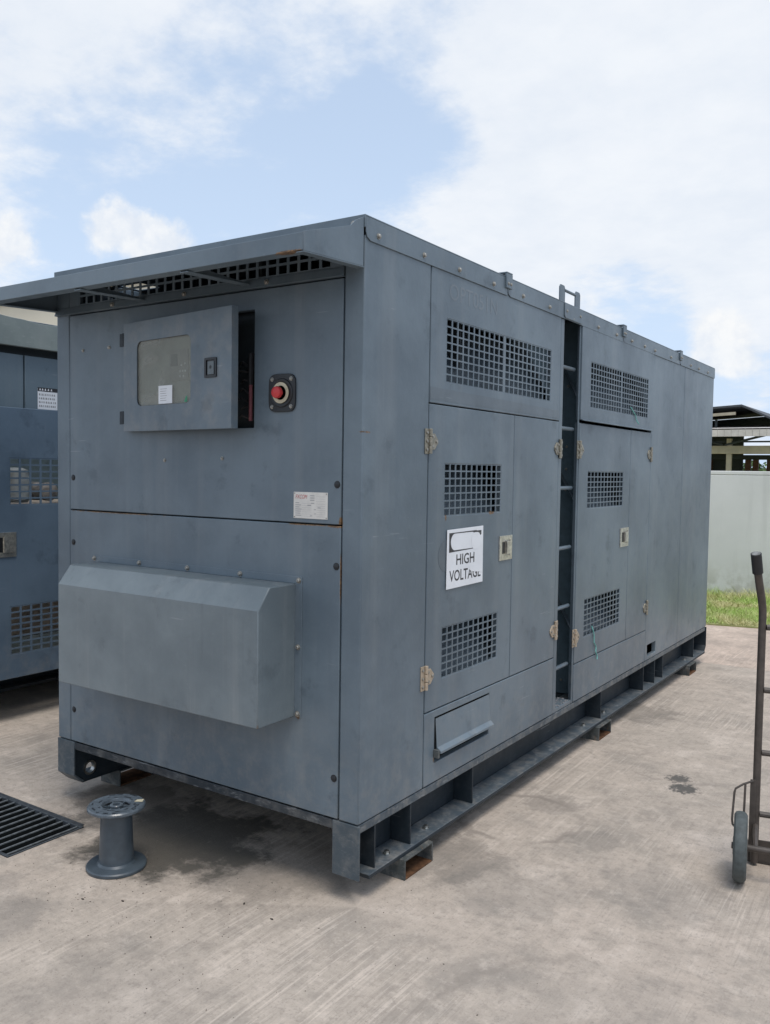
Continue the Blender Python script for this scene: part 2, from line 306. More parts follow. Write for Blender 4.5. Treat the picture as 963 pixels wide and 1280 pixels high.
# ------------------------------------------------------------------ mesh helpers
class MB:
    def __init__(s): s.v = []; s.f = []; s.m = []; s.k = 0
    def mat(s, k): s.k = k; return s
    def face(s, pts):
        b = len(s.v); s.v += [tuple(p) for p in pts]; s.f.append(tuple(range(b, b+len(pts)))); s.m.append(s.k)
    def raw(s, vs_, fs):
        b = len(s.v); s.v += [tuple(p) for p in vs_]; s.f += [tuple(i+b for i in f) for f in fs]; s.m += [s.k]*len(fs); return s
    def box(s, x0, x1, y0, y1, z0, z1):
        v = [(x0, y0, z0), (x1, y0, z0), (x1, y1, z0), (x0, y1, z0), (x0, y0, z1), (x1, y0, z1), (x1, y1, z1), (x0, y1, z1)]
        return s.raw(v, [(0, 3, 2, 1), (4, 5, 6, 7), (0, 1, 5, 4), (1, 2, 6, 5), (2, 3, 7, 6), (3, 0, 4, 7)])
    def prism(s, poly, mp, a0, a1):                                     # poly in (u,w), extruded over the third coordinate
        n = len(poly); v = [mp(u, w_, a0) for u, w_ in poly] + [mp(u, w_, a1) for u, w_ in poly]
        return s.raw(v, [tuple(range(n))[::-1], tuple(range(n, 2*n))] + [(i, (i+1) % n, n+(i+1) % n, n+i) for i in range(n)])
    def cyl(s, p0, p1, r, seg=16, r1=None, caps=True):
        p0 = Vector(p0); p1 = Vector(p1); a = (p1-p0).normalized()
        e = a.orthogonal().normalized(); g = a.cross(e); r1 = r if r1 is None else r1; v = []
        for p, q in ((p0, r), (p1, r1)):
            for i in range(seg):
                t = 2*math.pi*i/seg; v.append(p + e*math.cos(t)*q + g*math.sin(t)*q)
        f = [(i, (i+1) % seg, seg+(i+1) % seg, seg+i) for i in range(seg)]
        if caps: f += [tuple(range(seg))[::-1], tuple(range(seg, 2*seg))]
        return s.raw(v, f)
    def tube(s, pts, r, seg=10):
        pts = [Vector(p) for p in pts]; v = []; n = len(pts); e = None
        for i, p in enumerate(pts):
            a = (pts[min(i+1, n-1)] - pts[max(i-1, 0)]).normalized()
            e = a.orthogonal().normalized() if e is None else (e - a*e.dot(a)).normalized()
            g = a.cross(e)
            for j in range(seg):
                t = 2*math.pi*j/seg; v.append(p + e*math.cos(t)*r + g*math.sin(t)*r)
        f = [(i*seg+j, i*seg+(j+1) % seg, (i+1)*seg+(j+1) % seg, (i+1)*seg+j) for i in range(n-1) for j in range(seg)]
        f += [tuple(range(seg))[::-1], tuple(range((n-1)*seg, n*seg))]
        return s.raw(v, f)
    def lathe(s, prof, c=(0, 0, 0), seg=40, axis='z'):
        v = []; n = len(prof)
        for r, h in prof:
            for j in range(seg):
                t = 2*math.pi*j/seg; x, y = r*math.cos(t), r*math.sin(t)
                v.append((c[0]+x, c[1]+y, c[2]+h) if axis == 'z' else (c[0]+h, c[1]+x, c[2]+y) if axis == 'x' else (c[0]+x, c[1]+h, c[2]+y))
        f = [(i*seg+j, i*seg+(j+1) % seg, (i+1)*seg+(j+1) % seg, (i+1)*seg+j) for i in range(n-1) for j in range(seg)]
        if prof[0][0] > 1e-6: f.append(tuple(range(seg)))
        if prof[-1][0] > 1e-6: f.append(tuple(range((n-1)*seg, n*seg)))
        return s.raw(v, f)
    def slab(s, us, ws, solid, mp, d0, d1):
        nu, nw = len(us)-1, len(ws)-1; idx = {}; v = []; f = []
        def V(i, j, k):
            key = (i, j, k)
            if key not in idx: idx[key] = len(v); v.append(mp(us[i], ws[j], d1 if k else d0))
            return idx[key]
        ok = lambda i, j: 0 <= i < nu and 0 <= j < nw and solid(i, j)
        for i in range(nu):
            for j in range(nw):
                if not ok(i, j): continue
                f.append((V(i, j, 1), V(i+1, j, 1), V(i+1, j+1, 1), V(i, j+1, 1)))
                f.append((V(i, j, 0), V(i, j+1, 0), V(i+1, j+1, 0), V(i+1, j, 0)))
                if not ok(i-1, j): f.append((V(i, j, 0), V(i, j, 1), V(i, j+1, 1), V(i, j+1, 0)))
                if not ok(i+1, j): f.append((V(i+1, j, 0), V(i+1, j+1, 0), V(i+1, j+1, 1), V(i+1, j, 1)))
                if not ok(i, j-1): f.append((V(i, j, 0), V(i+1, j, 0), V(i+1, j, 1), V(i, j, 1)))
                if not ok(i, j+1): f.append((V(i, j+1, 0), V(i, j+1, 1), V(i+1, j+1, 1), V(i+1, j+1, 0)))
        return s.raw(v, f)
    def ring(s, outer, inner, ctr, mp, d0, d1):                          # convex plate with a hole
        def hit(poly, a):
            dx, dy = math.cos(a), math.sin(a); best = None
            for i in range(len(poly)):
                (x0, y0), (x1, y1) = poly[i], poly[(i+1) % len(poly)]
                ex, ey = x1-x0, y1-y0; den = dx*ey - dy*ex
                if abs(den) < 1e-12: continue
                t = ((x0-ctr[0])*ey - (y0-ctr[1])*ex)/den; q = ((x0-ctr[0])*dy - (y0-ctr[1])*dx)/den
                if t > 0 and -1e-6 <= q <= 1+1e-6: best = t if best is None else max(best, t)
            return (ctr[0]+dx*best, ctr[1]+dy*best)
        an = sorted({round(math.atan2(y-ctr[1], x-ctr[0]), 5) for x, y in list(outer)+list(inner)})
        n = len(an); v = []
        for a in an:
            o, i_ = hit(outer, a), hit(inner, a)
            v += [mp(*o, d1), mp(*i_, d1), mp(*o, d0), mp(*i_, d0)]
        f = []
        for k in range(n):
            a, b = 4*k, 4*((k+1) % n)
            f += [(a, b, b+1, a+1), (a+2, a+3, b+3, b+2), (a, a+2, b+2, b), (a+1, b+1, b+3, a+3)]
        return s.raw(v, f)
    def mesh(s, name, mats, smooth_angle=35, weld=True):
        me = bpy.data.meshes.new(name); me.from_pydata(s.v, [], s.f)
        for mm in (mats if isinstance(mats, (list, tuple)) else [mats]): me.materials.append(MATS[mm])
        me.polygons.foreach_set('material_index', s.m)
        bm = bmesh.new(); bm.from_mesh(me)
        if weld: bmesh.ops.recalc_face_normals(bm, faces=bm.faces)
        bm.to_mesh(me); bm.free()
        me.polygons.foreach_set('use_smooth', [True]*len(me.polygons))
        me.set_sharp_from_angle(angle=rad(smooth_angle)); me.update()
        return me
    def build(s, name, mats, parent=None, bevel=0.0, loc=None, rotz=0.0, weld=True):
        o = bpy.data.objects.new(name, s.mesh(name, mats, weld=weld)); COL.objects.link(o)
        if parent: o.parent = parent
        if loc is not None: o.location = loc
        if rotz: o.rotation_euler = (0, 0, rotz)
        if bevel:
            b = o.modifiers.new('bevel', 'BEVEL'); b.width = bevel; b.segments = 2; b.limit_method = 'ANGLE'; b.angle_limit = rad(40); b.harden_normals = False
        return o
def empty(name, loc=(0, 0, 0), rotz=0.0):
    o = bpy.data.objects.new(name, None); COL.objects.link(o); o.location = loc; o.rotation_euler = (0, 0, rotz); o.empty_display_size = .2
    return o
def tag(o, label=None, cat=None, group=None, kind=None):
    for k, v in (('label', label), ('category', cat), ('group', group), ('kind', kind)):
        if v: o[k] = v
    return o
def inst(me, name, parent, loc, rot=(0, 0, 0)):
    o = bpy.data.objects.new(name, me); COL.objects.link(o); o.parent = parent; o.location = loc; o.rotation_euler = rot
    return o
def S(u, w_, d): return (d, u, w_)             # the long right side of a generator: u along it, w up, d outwards
def F(u, w_, d): return (u, -d, w_)            # its front end
def T(u, w_, d): return (u, w_, d)             # lying flat
def rrect(u0, u1, w0, w1, r, n=5):
    p = []
    for cx, cy, a0 in ((u1-r, w1-r, 0), (u0+r, w1-r, 90), (u0+r, w0+r, 180), (u1-r, w0+r, 270)):
        for i in range(n+1):
            a = rad(a0 + 90*i/n); p.append((cx+r*math.cos(a), cy+r*math.sin(a)))
    return p
def circ(cx, cy, r, n=24): return [(cx+r*math.cos(2*math.pi*i/n), cy+r*math.sin(2*math.pi*i/n)) for i in range(n)]
G = 0.0025
def sheet(name, parent, mp, u0, u1, w0, w1, holes=(), mat='slate_paint', th=.03, proud=0.0, bevel=.003, gap=G):
    us = sorted({u0+gap, u1-gap} | {h[0] for h in holes} | {h[1] for h in holes})
    ws = sorted({w0+gap, w1-gap} | {h[2] for h in holes} | {h[3] for h in holes})
    def solid(i, j):
        cu, cw = (us[i]+us[i+1])/2, (ws[j]+ws[j+1])/2
        return not any(h[0] < cu < h[1] and h[2] < cw < h[3] for h in holes)
    return MB().slab(us, ws, solid, mp, proud-th, proud).build(name, mat, parent, bevel)
def grille(parent, mp, h, nu, nw, bu=.0092, bw=.0062, mid=False, mat='slate_paint', proud=0.0, baffle=True):
    u0, u1, w0, w1 = h
    extra = .016 if mid else 0.0
    pu = (u1-u0-extra)/nu; pw = (w1-w0)/nw
    us = []; x = u0
    for i in range(nu):
        if mid and i == nu//2: x += extra
        us += [x+bu/2, x+pu-bu/2]; x += pu
    us = [u0] + us + [u1]; ws = [w0]
    for j in range(nw): ws += [w0+j*pw+bw/2, w0+(j+1)*pw-bw/2]
    ws.append(w1)
    g = MB().slab(us, ws, lambda i, j: not (i % 2 == 1 and j % 2 == 1), mp, proud-.005, proud-.001).build('grille', mat, parent)
    if baffle:                                                           # sloping sheet behind the holes, close to them at the bottom
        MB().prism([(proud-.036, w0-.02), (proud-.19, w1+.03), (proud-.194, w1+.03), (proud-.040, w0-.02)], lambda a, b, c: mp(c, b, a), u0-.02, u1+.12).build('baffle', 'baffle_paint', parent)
    return g
def text(s, name, parent, mp, u0, u1, w0, w1, d, mat, shear=0.0, bold=0.0):
    cu = bpy.data.curves.new('tmp', 'FONT'); cu.body = s; cu.shear = shear; cu.resolution_u = 3; cu.offset = bold
    o = bpy.data.objects.new('tmp', cu); COL.objects.link(o)
    dg = bpy.context.evaluated_depsgraph_get(); me = bpy.data.meshes.new_from_object(o.evaluated_get(dg))
    bpy.data.objects.remove(o)
    xs = [v.co.x for v in me.vertices]; ys = [v.co.y for v in me.vertices]
    ax, bx_, ay, by = min(xs), max(xs), min(ys), max(ys)
    for v in me.vertices:
        v.co = mp(u0+(v.co.x-ax)/(bx_-ax)*(u1-u0), w0+(v.co.y-ay)/(by-ay)*(w1-w0), d)
    me.materials.clear(); me.materials.append(MATS[mat])
    r = bpy.data.objects.new(name, me); COL.objects.link(r); r.parent = parent
    return r

# shared small meshes (outward axis +x); turned -90 degrees about z they sit on the front end
def bolt_mesh(name, mat, r=.011, h=.008):
    return MB().lathe([(r*1.35, 0), (r*1.35, .002), (r*1.0, .0022), (r*.95, h*.7), (r*.6, h), (0, h)], seg=10, axis='x').mesh(name, mat)
BOLT = bolt_mesh('bolt', 'dull_steel', .0085, .010); RIVET = bolt_mesh('dark_bolt', 'rivet_dark', .0105, .006); SMALL = bolt_mesh('small_bolt', 'dull_steel', .006, .006)
FR = (0, 0, -math.pi/2)
def hinge(parent, y, z, side=1, mat='steel_hinge', d=0.0):
    m = MB().mat(0)
    m.box(d+.0005, d+.005, y-side*.034 if side > 0 else y+.008, y-.008 if side > 0 else y+.034, z-.05, z+.05)
    a = [(y+side*.008, z+.032), (y+side*.040, z+.032), (y+side*.066, z+.006), (y+side*.066, z-.006), (y+side*.040, z-.032), (y+side*.008, z-.032)]
    m.prism(a, S, d+.0005, d+.0055)
    for k in range(3): m.cyl((d+.008, y, z-.049+k*.034), (d+.008, y, z-.049+k*.034+.031), .0085, 10)
    m.mat(1)
    for (uu, ww) in ((-.022, .034), (-.022, 0), (-.022, -.034), (.022, .02), (.022, -.02), (.052, 0)):
        m.cyl((d+.005, y+side*uu, z+ww), (d+.010, y+side*uu, z+ww), .0065, 8)
    return m.build('hinge', [mat, 'dull_steel'], parent, .0008)
def latch(parent, u0, u1, w0, w1, d=0.0, mp=S):
    m = MB().mat(0)
    m.ring([(u0, w0), (u1, w0), (u1, w1), (u0, w1)], rrect(u0+.024, u1-.018, w0+.022, w1-.02, .006, 2), ((u0+u1)/2, (w0+w1)/2), mp, d+.0005, d+.006)
    m.prism([(u0+.022, w0+.02), (u1-.016, w0+.02), (u1-.016, w1-.018), (u0+.022, w1-.018)], mp, d-.004, d+.0008)
    m.mat(1); um = u0+(u1-u0)*.50
    m.prism([(um, w0+.028), (u1-.02, w0+.028), (u1-.02, w1-.026), (um, w1-.026)], mp, d+.001, d+.013)
    m.mat(2); m.prism([(u0+.026, w0+.03), (um-.004, w0+.03), (um-.004, w1-.03), (u0+.026, w1-.03)], mp, d+.001, d+.0022)
    return m.build('latch', ['latch_metal', 'latch_metal', 'black_plastic'], parent, .0012)

# ------------------------------------------------------------------ the setting
GX0, GX1, GY0, GY1 = -2.175, -1.387, -.508, -.135                       # trench drain opening
JY = 5.05                                                               # joint across the apron
ga = math.tan(rad(14))                                                  # the grass edge runs a little askew
def edge(x): return 7.10 + ga*(x-0.1)*.9
g = MB(); us = [-40, -3.6, GX1, 40]; ws = [-30, GY0, GY1, JY-.004]
g.slab(us, ws, lambda i, j: not (i == 1 and j == 1), T, -.12, 0)
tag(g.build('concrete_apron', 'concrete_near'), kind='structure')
g = MB().prism([(-40, JY+.004), (40, JY+.004), (40, edge(40)), (-40, max(edge(-40), JY+.05))], T, -.12, -.002)
tag(g.build('concrete_strip', 'concrete_far'), kind='structure')
tag(MB().box(-600, 600, -600, 1200, -.6, -.5).build('ground', 'soil'), kind='structure')
g = MB().box(-3.62, GX1+.02, GY0-.02, GY0-.002, -.40, -.13).box(-3.62, GX1+.02, GY1+.002, GY1+.02, -.40, -.13).box(-3.62, GX1+.02, GY0-.02, GY1+.02, -.44, -.40)
g.box(GX1+.002, GX1+.02, GY0-.002, GY1+.002, -.40, -.13)
tag(g.build('drain_pit', 'pit_dark'), kind='structure')
def bank(x0, x1):
    return MB().prism([(x0, edge(x0)+.003), (x1, edge(x1)+.003), (x1, edge(x1)+40), (x0, edge(x0)+40)], T, -.4, .012)
tag(bank(-40, 40).build('lawn', 'lawn_soil'), kind='structure')
# grass blades, longer by the wall
nb = 42000; X = np.random.uniform(-3.6, 3.2, nb); tt = np.random.beta(1.0, 1.1, nb)*2.45
Y = 7.10 + ga*(X-.1)*.9 + .02 + tt
patch = .5+.5*np.sin(X*5.1+Y*2.3)*np.sin(Y*4.7-X*1.9)
H = np.random.uniform(.018, .05, nb)*(1+.7*patch) + np.clip(tt-1.7, 0, 1)*np.random.uniform(.02, .17, nb)
wd_ = np.random.rand(nb) < .02; H[wd_] *= np.random.uniform(1.4, 2.4, wd_.sum())
A = np.random.uniform(0, 2*np.pi, nb); Wd = np.random.uniform(.003, .006, nb); lean = np.random.normal(0, .9, (nb, 2))*H[:, None]
v = np.zeros((nb, 3, 3)); v[:, 0, 0] = X-np.cos(A)*Wd; v[:, 0, 1] = Y-np.sin(A)*Wd; v[:, 1, 0] = X+np.cos(A)*Wd; v[:, 1, 1] = Y+np.sin(A)*Wd
v[:, 2, 0] = X+lean[:, 0]; v[:, 2, 1] = Y+lean[:, 1]; v[:, :2, 2] = .012; v[:, 2, 2] = .012+H
me = bpy.data.meshes.new('grass'); me.from_pydata(v.reshape(-1, 3).tolist(), [], [(3*i, 3*i+1, 3*i+2) for i in range(nb)]); me.materials.append(MATS['grass_blade'])
o = bpy.data.objects.new('grass', me); COL.objects.link(o); tag(o, 'short green and straw coloured grass strip along the wall', 'grass', kind='stuff')

# boundary wall
wr = empty('boundary_wall', (0.1, 9.55, 0), math.atan(ga*.9)); tag(wr, 'pale grey plastered boundary wall behind the grass strip', 'wall')
MB().box(-22, 22, 0, .16, -.3, 1.60).build('wall_body', 'wall_plaster', wr, .01)
MB().box(-22, 22, -.002, .162, 1.602, 1.652).build('coping', 'wall_plaster', wr, .008)
# open shed beyond the wall
sr = empty('open_shed', (-3.0, 20, 0)); tag(sr, 'open sided shed with dark gable roof and pale canopy edge beyond the wall', 'shed')
for i, x in enumerate((-9.2, -4.6, -.07, 4.4, 8.9)): MB().box(x-.06, x+.06, -.06, .06, -.5, 2.50).build('post', 'shed_beige', sr, .01)
for x in (-7.5, -1.25, -.22, -.02, .34, 2.2, 6.2): MB().box(x-.07, x+.07, 3.0, 3.14, -.5, 2.15).build('back_post', 'rust_post', sr, .01)
MB().box(-10, 10, -.09, .09, 2.12, 2.32).build('beam', 'shed_beige', sr, .01)
MB().box(-10, 10, 2.95, 3.15, 2.03, 2.16).build('back_beam', 'shed_dark', sr, .01)
m = MB()
for i in range(125):                                                     # corrugated canopy edge
    x = -10+i*.16; m.prism([(x, 2.53), (x+.05, 2.53), (x+.08, 2.53), (x+.13, 2.53), (x+.155, 2.53), (x+.155, 2.72), (x, 2.72)], lambda u, w_, d: (u, -.55+d+(.0), w_), 0, .03 if i % 2 else .05)
m.build('canopy_edge', 'shed_white', sr)
MB().prism([(-.55, 2.725), (3.4, 3.0), (3.4, 2.97), (-.55, 2.695)], lambda a, b, c: (c, a, b), -10, 10).build('canopy_roof', 'shed_white', sr)
m = MB()
for i in range(9):
    x = -9.2+i*2.26; m.tube([(x, -.05, 2.34), (x+1.1, -.05, 2.62), (x+2.2, -.05, 2.34)], .03, 6)
m.build('truss', 'shed_dark', sr)
MB().box(-10, 10, -.02, .02, 2.40, 2.44).build('rail', 'shed_dark', sr)
MB().box(-10, -.41, 3.3, 3.36, -.5, 2.9).build('back_wall', 'shed_dark', sr)
m = MB(); m.prism([(-6.2, 2.98), (.12, 3.36), (2.6, 2.15), (2.6, 2.10), (.12, 3.31), (-6.2, 2.93)], lambda u, w_, d: (u, d, w_), .3, 4.2); m.build('gable_roof', 'shed_roof', sr)
MB().prism([(-6.0, 2.76), (-.25, 2.76), (.0, 2.88), (.55, 3.0), (.12, 3.28), (-6.0, 2.90)], lambda u, w_, d: (u, d, w_), 3.9, 4.0).build('gable_wall', 'shed_dark', sr)
MB().box(-6.0, -.6, .9, 3.85, 2.78, 2.80).build('ceiling', 'shed_dark', sr)
MB().prism([(-3.4, 2.98), (.0, 3.17), (.0, 3.10), (-3.4, 2.91)], lambda u, w_, d: (u, d, w_), .18, .26).build('fascia', 'shed_beige', sr)
for x in (-.52, 1.1, 2.7): MB().tube([(x, .5, 2.72), (x, .5, 3.0 if x < 1 else 2.9)], .035, 6).build('strut', 'shed_dark', sr)
# trees past the shed
def tree(loc, h, rx, seed, label):
    rnd = np.random.RandomState(seed); r = empty('tree', loc); tag(r, label, 'tree', 'trees beyond the shed')
    m = MB(); m.tube([(0, 0, -.5), (.05, 0, h*.3), (.02, .08, h*.6), (.1, 0, h*.85)], .09, 7)
    for k in range(5):
        a = rnd.uniform(0, 6.28); m.tube([(.03, 0, h*(.25+.1*k)), (math.cos(a)*rx*.4, math.sin(a)*rx*.4, h*(.4+.1*k)), (math.cos(a)*rx*.75, math.sin(a)*rx*.75, h*(.5+.1*k))], .035, 5)
    m.build('trunk', 'bark', r)
    n = 2600; cl = rnd.normal(0, 1, (26, 3)); cl = cl/np.linalg.norm(cl, axis=1)[:, None]*rnd.uniform(.3, .95, (26, 1))
    c = cl[rnd.randint(0, 26, n)] + rnd.normal(0, .17, (n, 3)); c = c*np.array([rx, rx, h*.42]) + np.array([0, 0, h*.60])
    a = rnd.normal(0, 1, (n, 3)); a /= np.linalg.norm(a, axis=1)[:, None]; b = np.cross(a, rnd.normal(0, 1, (n, 3))); b /= np.linalg.norm(b, axis=1)[:, None]
    s = rnd.uniform(.07, .14, (n, 1)); vv = np.stack([c-a*s, c+b*s*.5, c+a*s, c-b*s*.5], 1).reshape(-1, 3)
    me = bpy.data.meshes.new('crown'); me.from_pydata(vv.tolist(), [], [tuple(range(4*i, 4*i+4)) for i in range(n)]); me.materials.append(MATS['leaf'])
    o = bpy.data.objects.new('crown', me); COL.objects.link(o); o.parent = r
tree((-5.2, 34, 0), 2.3, 1.7, 1, 'low bushy green tree seen through the open shed')
tree((-2.2, 36, 0), 2.6, 1.9, 2, 'taller leafy tree behind the shed posts')
tree((-8.8, 36, 0), 2.5, 1.8, 3, 'rounded leafy tree behind the shed back wall')
# cream building behind the second generator
br = empty('cream_building', (-17, 8, 0)); tag(br, 'cream plastered building wall seen above the second generator', 'building')
sheet('wall', br, F, -9, 9, -.5, 4.93, [(-7+3.2*i, -5.4+3.2*i, 1.0, 2.4) for i in range(5)], 'cream_plaster', .25, 0, 0)
MB().box(-9, 9, .26, 9, -.5, 4.9).build('core', 'cream_plaster', br)
for i in range(5): MB().box(-7+3.2*i+.03, -5.4+3.2*i-.03, .10, .13, 1.03, 2.37).build('window', 'screen_grey', br)
MB().box(-9.2, 9.2, -.12, 9.2, 4.934, 5.02).build('roof', 'shed_roof', br)

# ------------------------------------------------------------------ generator shell shared by both sets
W_, L_, ZB, ZT, ZR = 1.765, 5.10, .302, 2.497, 2.410
def beam(root, x_out, sgn, front_chamfer):
    """channel under one long side; flanges point outwards (sgn +1 right, -1 left)"""
    web = x_out - sgn*.10
    mpx = lambda u, w_, d: (web - sgn*d, u, w_)
    m = MB(); c = .05 if front_chamfer else .002; zc = .135 if front_chamfer else .095
    def seg(y0, y1, ch0, ch1):
        pts = [(y0, .1345 if ch0 else .0965), (y0+.055, .0965), (y1-.055, .0965), (y1, .1345 if ch1 else .0965), (y1, .265), (y0, .265)]
        ey = y0+.085 if y0 < 1 else y1-.085
        m.ring(pts, circ(ey, .150, .026), (ey, .150), mpx, 0, .008)
    seg(.008, .26, front_chamfer, False); seg(L_-.26, L_-.008, False, True)
    m.slab([.2605, L_-.2605], [.0965, .265], lambda i, j: True, mpx, 0, .008)
    xa, xb = sorted((web, x_out+sgn*.012)); m.box(xa, xb, .06, L_-.06, .082, .0960)
    o = m.build('side_beam', 'dark_skid_paint', root, .002)
    for ey in (.093, L_-.093): MB().ring(circ(ey, .150, .035), circ(ey, .150, .0255), (ey, .150), mpx, -.009, .014).build('eye_bush', 'bright_steel', o)
    xa, xb = sorted((web-sgn*.02, x_out-sgn*.003)); f = MB().box(xa, xb, .004, L_-.004, .2655, ZB-.0035).build('top_flange', 'flange_paint', o, .003)
    xa, xb = sorted((web+sgn*.002, x_out+sgn*.012)); f = MB().box(xa, xb, .058, L_-.058, .0965, .1005).build('bottom_flange', 'flange_paint', o, .0015)
    # end posts
    xa, xb = sorted((x_out-sgn*.117, x_out+sgn*.006))
    if front_chamfer: p = [(0, .135), (.05, .090), (.056, .098), (.008, .139), (.008, ZB-.004), (0, ZB-.004)]
    else: p = [(0, .095), (.008, .095), (.008, ZB-.004), (0, ZB-.004)]
    MB().prism(p, lambda a, b, c: (c, a, b), xa, xb).build('end_plate', 'edge_paint', o, .002)
    p = [(L_, .135), (L_-.05, .090), (L_-.056, .098), (L_-.008, .139), (L_-.008, ZB-.004), (L_, ZB-.004)]
    MB().prism(p, lambda a, b, c: (c, a, b), xa, xb).build('end_plate', 'dark_skid_paint', o, .002)
    xa, xb = sorted((web+sgn*.0015, x_out-sgn*.004))
    for y in ((.118,) if sgn > 0 else ()) + (.37, .895, 2.55, 3.39, 3.65, 3.85, 4.72): MB().box(xa, xb, y-.004, y+.004, .101, .265).build('stiffener', 'dark_skid_paint', o, .001)
    hb = MB().lathe([(.016, 0), (.016, .003), (.0115, .003), (.0115, .013), (.005, .015), (0, .015)], seg=6).mesh('hex_bolt', 'bright_steel')
    for y in (.245, .54, 2.34, 2.68, 4.56, 4.80): inst(hb, 'bolt', o, (x_out-sgn*.035, y, .1006))
    for y0 in (.27, 2.42, 4.46):                                        # short channel feet under the beam
        xa, xb = sorted((web-sgn*.01, x_out+sgn*.035))
        m = MB(); m.box(xa, xb, y0, y0+.008, 0, .0815).box(xa, xb, y0+.009, y0+.206, .074, .0815).mat(1).box(xa, xb, y0+.009, y0+.206, 0, .007).mat(0).box(xa, xb, y0+.207, y0+.215, 0, .0815)
        m.build('foot', ['block_paint', 'rust_plate'], root, .0015)
    return o
def shell(root, right_corner=True):
    beam(root, 0 if right_corner else -.40, 1, False); beam(root, -W_, -1, True)
    MB().box(-W_+.122, -.122, .03, L_-.03, .2665, ZB-.006).build('floor_plate', 'dark_skid_paint', root)
    MB().box(-W_+.118, -.118, .004, .0295, .262, ZB-.005).build('front_edge', 'front_edge_paint', root, .002)
    for y in (.5, 1.6, 2.7, 3.8, 4.8): MB().box(-W_+.112, -.112, y, y+.07, .13, .265).build('cross_member', 'dark_skid_paint', root)
    # corner posts
    mp = lambda u, w_, d: (u, w_, d)
    MB().prism([(-.092+G, 0), (0, 0), (0, .455-G), (-.03, .455-G), (-.03, .03), (-.092+G, .03)], mp, ZB, ZR+.02).build('corner_post', 'slate_paint', root, .006)
    MB().prism([(-W_, 0), (-W_+.094, 0), (-W_+.094, .03), (-W_+.03, .03), (-W_+.03, .30), (-W_, .30)], mp, ZB, ZR+.02).build('corner_post', 'slate_paint', root, .006)
    # front end
    up = sheet('front_panel', root, F, -1.671, -.092, 1.395, 2.29, [(-1.237, -.523, 1.757, 2.213)] if right_corner else (), bevel=.003)
    lo = sheet('front_panel', root, F, -1.671, -.092, ZB, 1.395)
    for p, zs in ((up, (1.544,)), (lo, (1.244, .455))):
        for z in zs:
            for x in (-.112, -1.645): inst(RIVET, 'bolt', p, (x, .001, z), FR)
    # back end, left side
    sheet('rear_panel', root, lambda u, w_, d: (u, L_+d, w_), -W_+.03, -.03, ZB, ZT-.008, th=.03)
    # roof with folded skirt
    r = MB()
    hx = [-W_-.004, -1.735, -1.58, .004] if right_corner else [-W_-.004, -.75, -.06, .004]; hy = [-.004, .34, .46, L_+.004] if right_corner else [-.004, .7, 1.9, L_+.004]  # the second set's roof opening is added to let light in on the engine
    r.slab(hx, hy, lambda i, j: not (i == 1 and j == 1), T, ZT-.006, ZT)
    rf = r.build('roof', 'slate_paint', root, .002)
    return rf, up, lo

# ------------------------------------------------------------------ main generator
gen = empty('generator', (0, 0, 0))
tag(gen, 'slate grey containerised generator with canopy, open control door and ladder recess', 'generator')
roof, up, lo = shell(gen)
# skirt pieces of the roof
joints = [0.0, 1.13, 2.75, 4.03, L_]
for k in range(4):
    a, b = joints[k]-(.004 if k == 0 else 0), joints[k+1]+(.004 if k == 3 else -.004)
    poly = [(a, ZT-.007), (a, ZR+.03), (a+.008, ZR+.010), (a+.03, ZR), (b, ZR), (b, ZT-.007)]
    MB().prism(poly, lambda u, w_, d: (d, u, w_), .0015, .0055).build('skirt', 'slate_paint', roof, .001)
MB().box(-W_-.004, .0052, -.0105, -.0045, 2.452, ZT-.001).build('skirt', 'slate_paint', roof, .001)
MB().box(-W_-.006, -W_-.001, -.003, L_, ZR, ZT-.007).build('skirt', 'slate_paint', roof, .001)
for y in (.073, .387, .669, .984, 1.294, 1.609, 2.31, 2.625, 2.912, 3.175, 3.404, 3.79, 4.33, 4.57, 4.86): inst(BOLT, 'bolt', roof, (.0055, y, 2.437))
inst(BOLT, 'bolt', roof, (-.045, -.0105, 2.468), FR)
for y in (1.127, 2.753, 4.033):                                          # small brackets on the joints
    m = MB(); m.box(.006, .016, y-.03, y+.03, ZT-.055, ZT+.010).box(-.05, .016, y-.03, y+.03, ZT+.0105, ZT+.017)
    l = m.build('lifting_bracket', 'slate_paint', roof, .002)
    for dy in (-.013, .013): inst(SMALL, 'bolt', roof, (.016, y+dy, ZT-.035))
m = MB()                                                                 # grab handle over the ladder
m.prism([(1.80, ZR+.015), (1.815, ZR+.004), (2.045, ZR+.004), (2.06, ZR+.015), (2.06, ZT-.004), (1.80, ZT-.004)], S, .006, .0105)
for y in (1.765, 1.98): m.prism([(y, ZT-.03)] + [(y, ZT+.075), (y+.012, ZT+.088), (y+.058, ZT+.088), (y+.07, ZT+.075), (y+.07, ZT-.03)], S, -.012, -.005)
m.cyl((-.0085, 1.83, ZT+.066), (-.0085, 1.985, ZT+.066), .008, 8)
m.build('grab_handle', 'slate_paint', roof, .0015)
for y, z in ((1.83, 2.452), (2.02, 2.452), (1.93, 2.425)): inst(SMALL, 'bolt', roof, (.0105 if z > 2.44 else .0055, y, z))
# left long side
sheet('left_panel', gen, lambda u, w_, d: (-W_-d, u, w_), .302, 2.6, ZB, ZT-.008); sheet('left_panel', gen, lambda u, w_, d: (-W_-d, u, w_), 2.6, L_, ZB, ZT-.008)
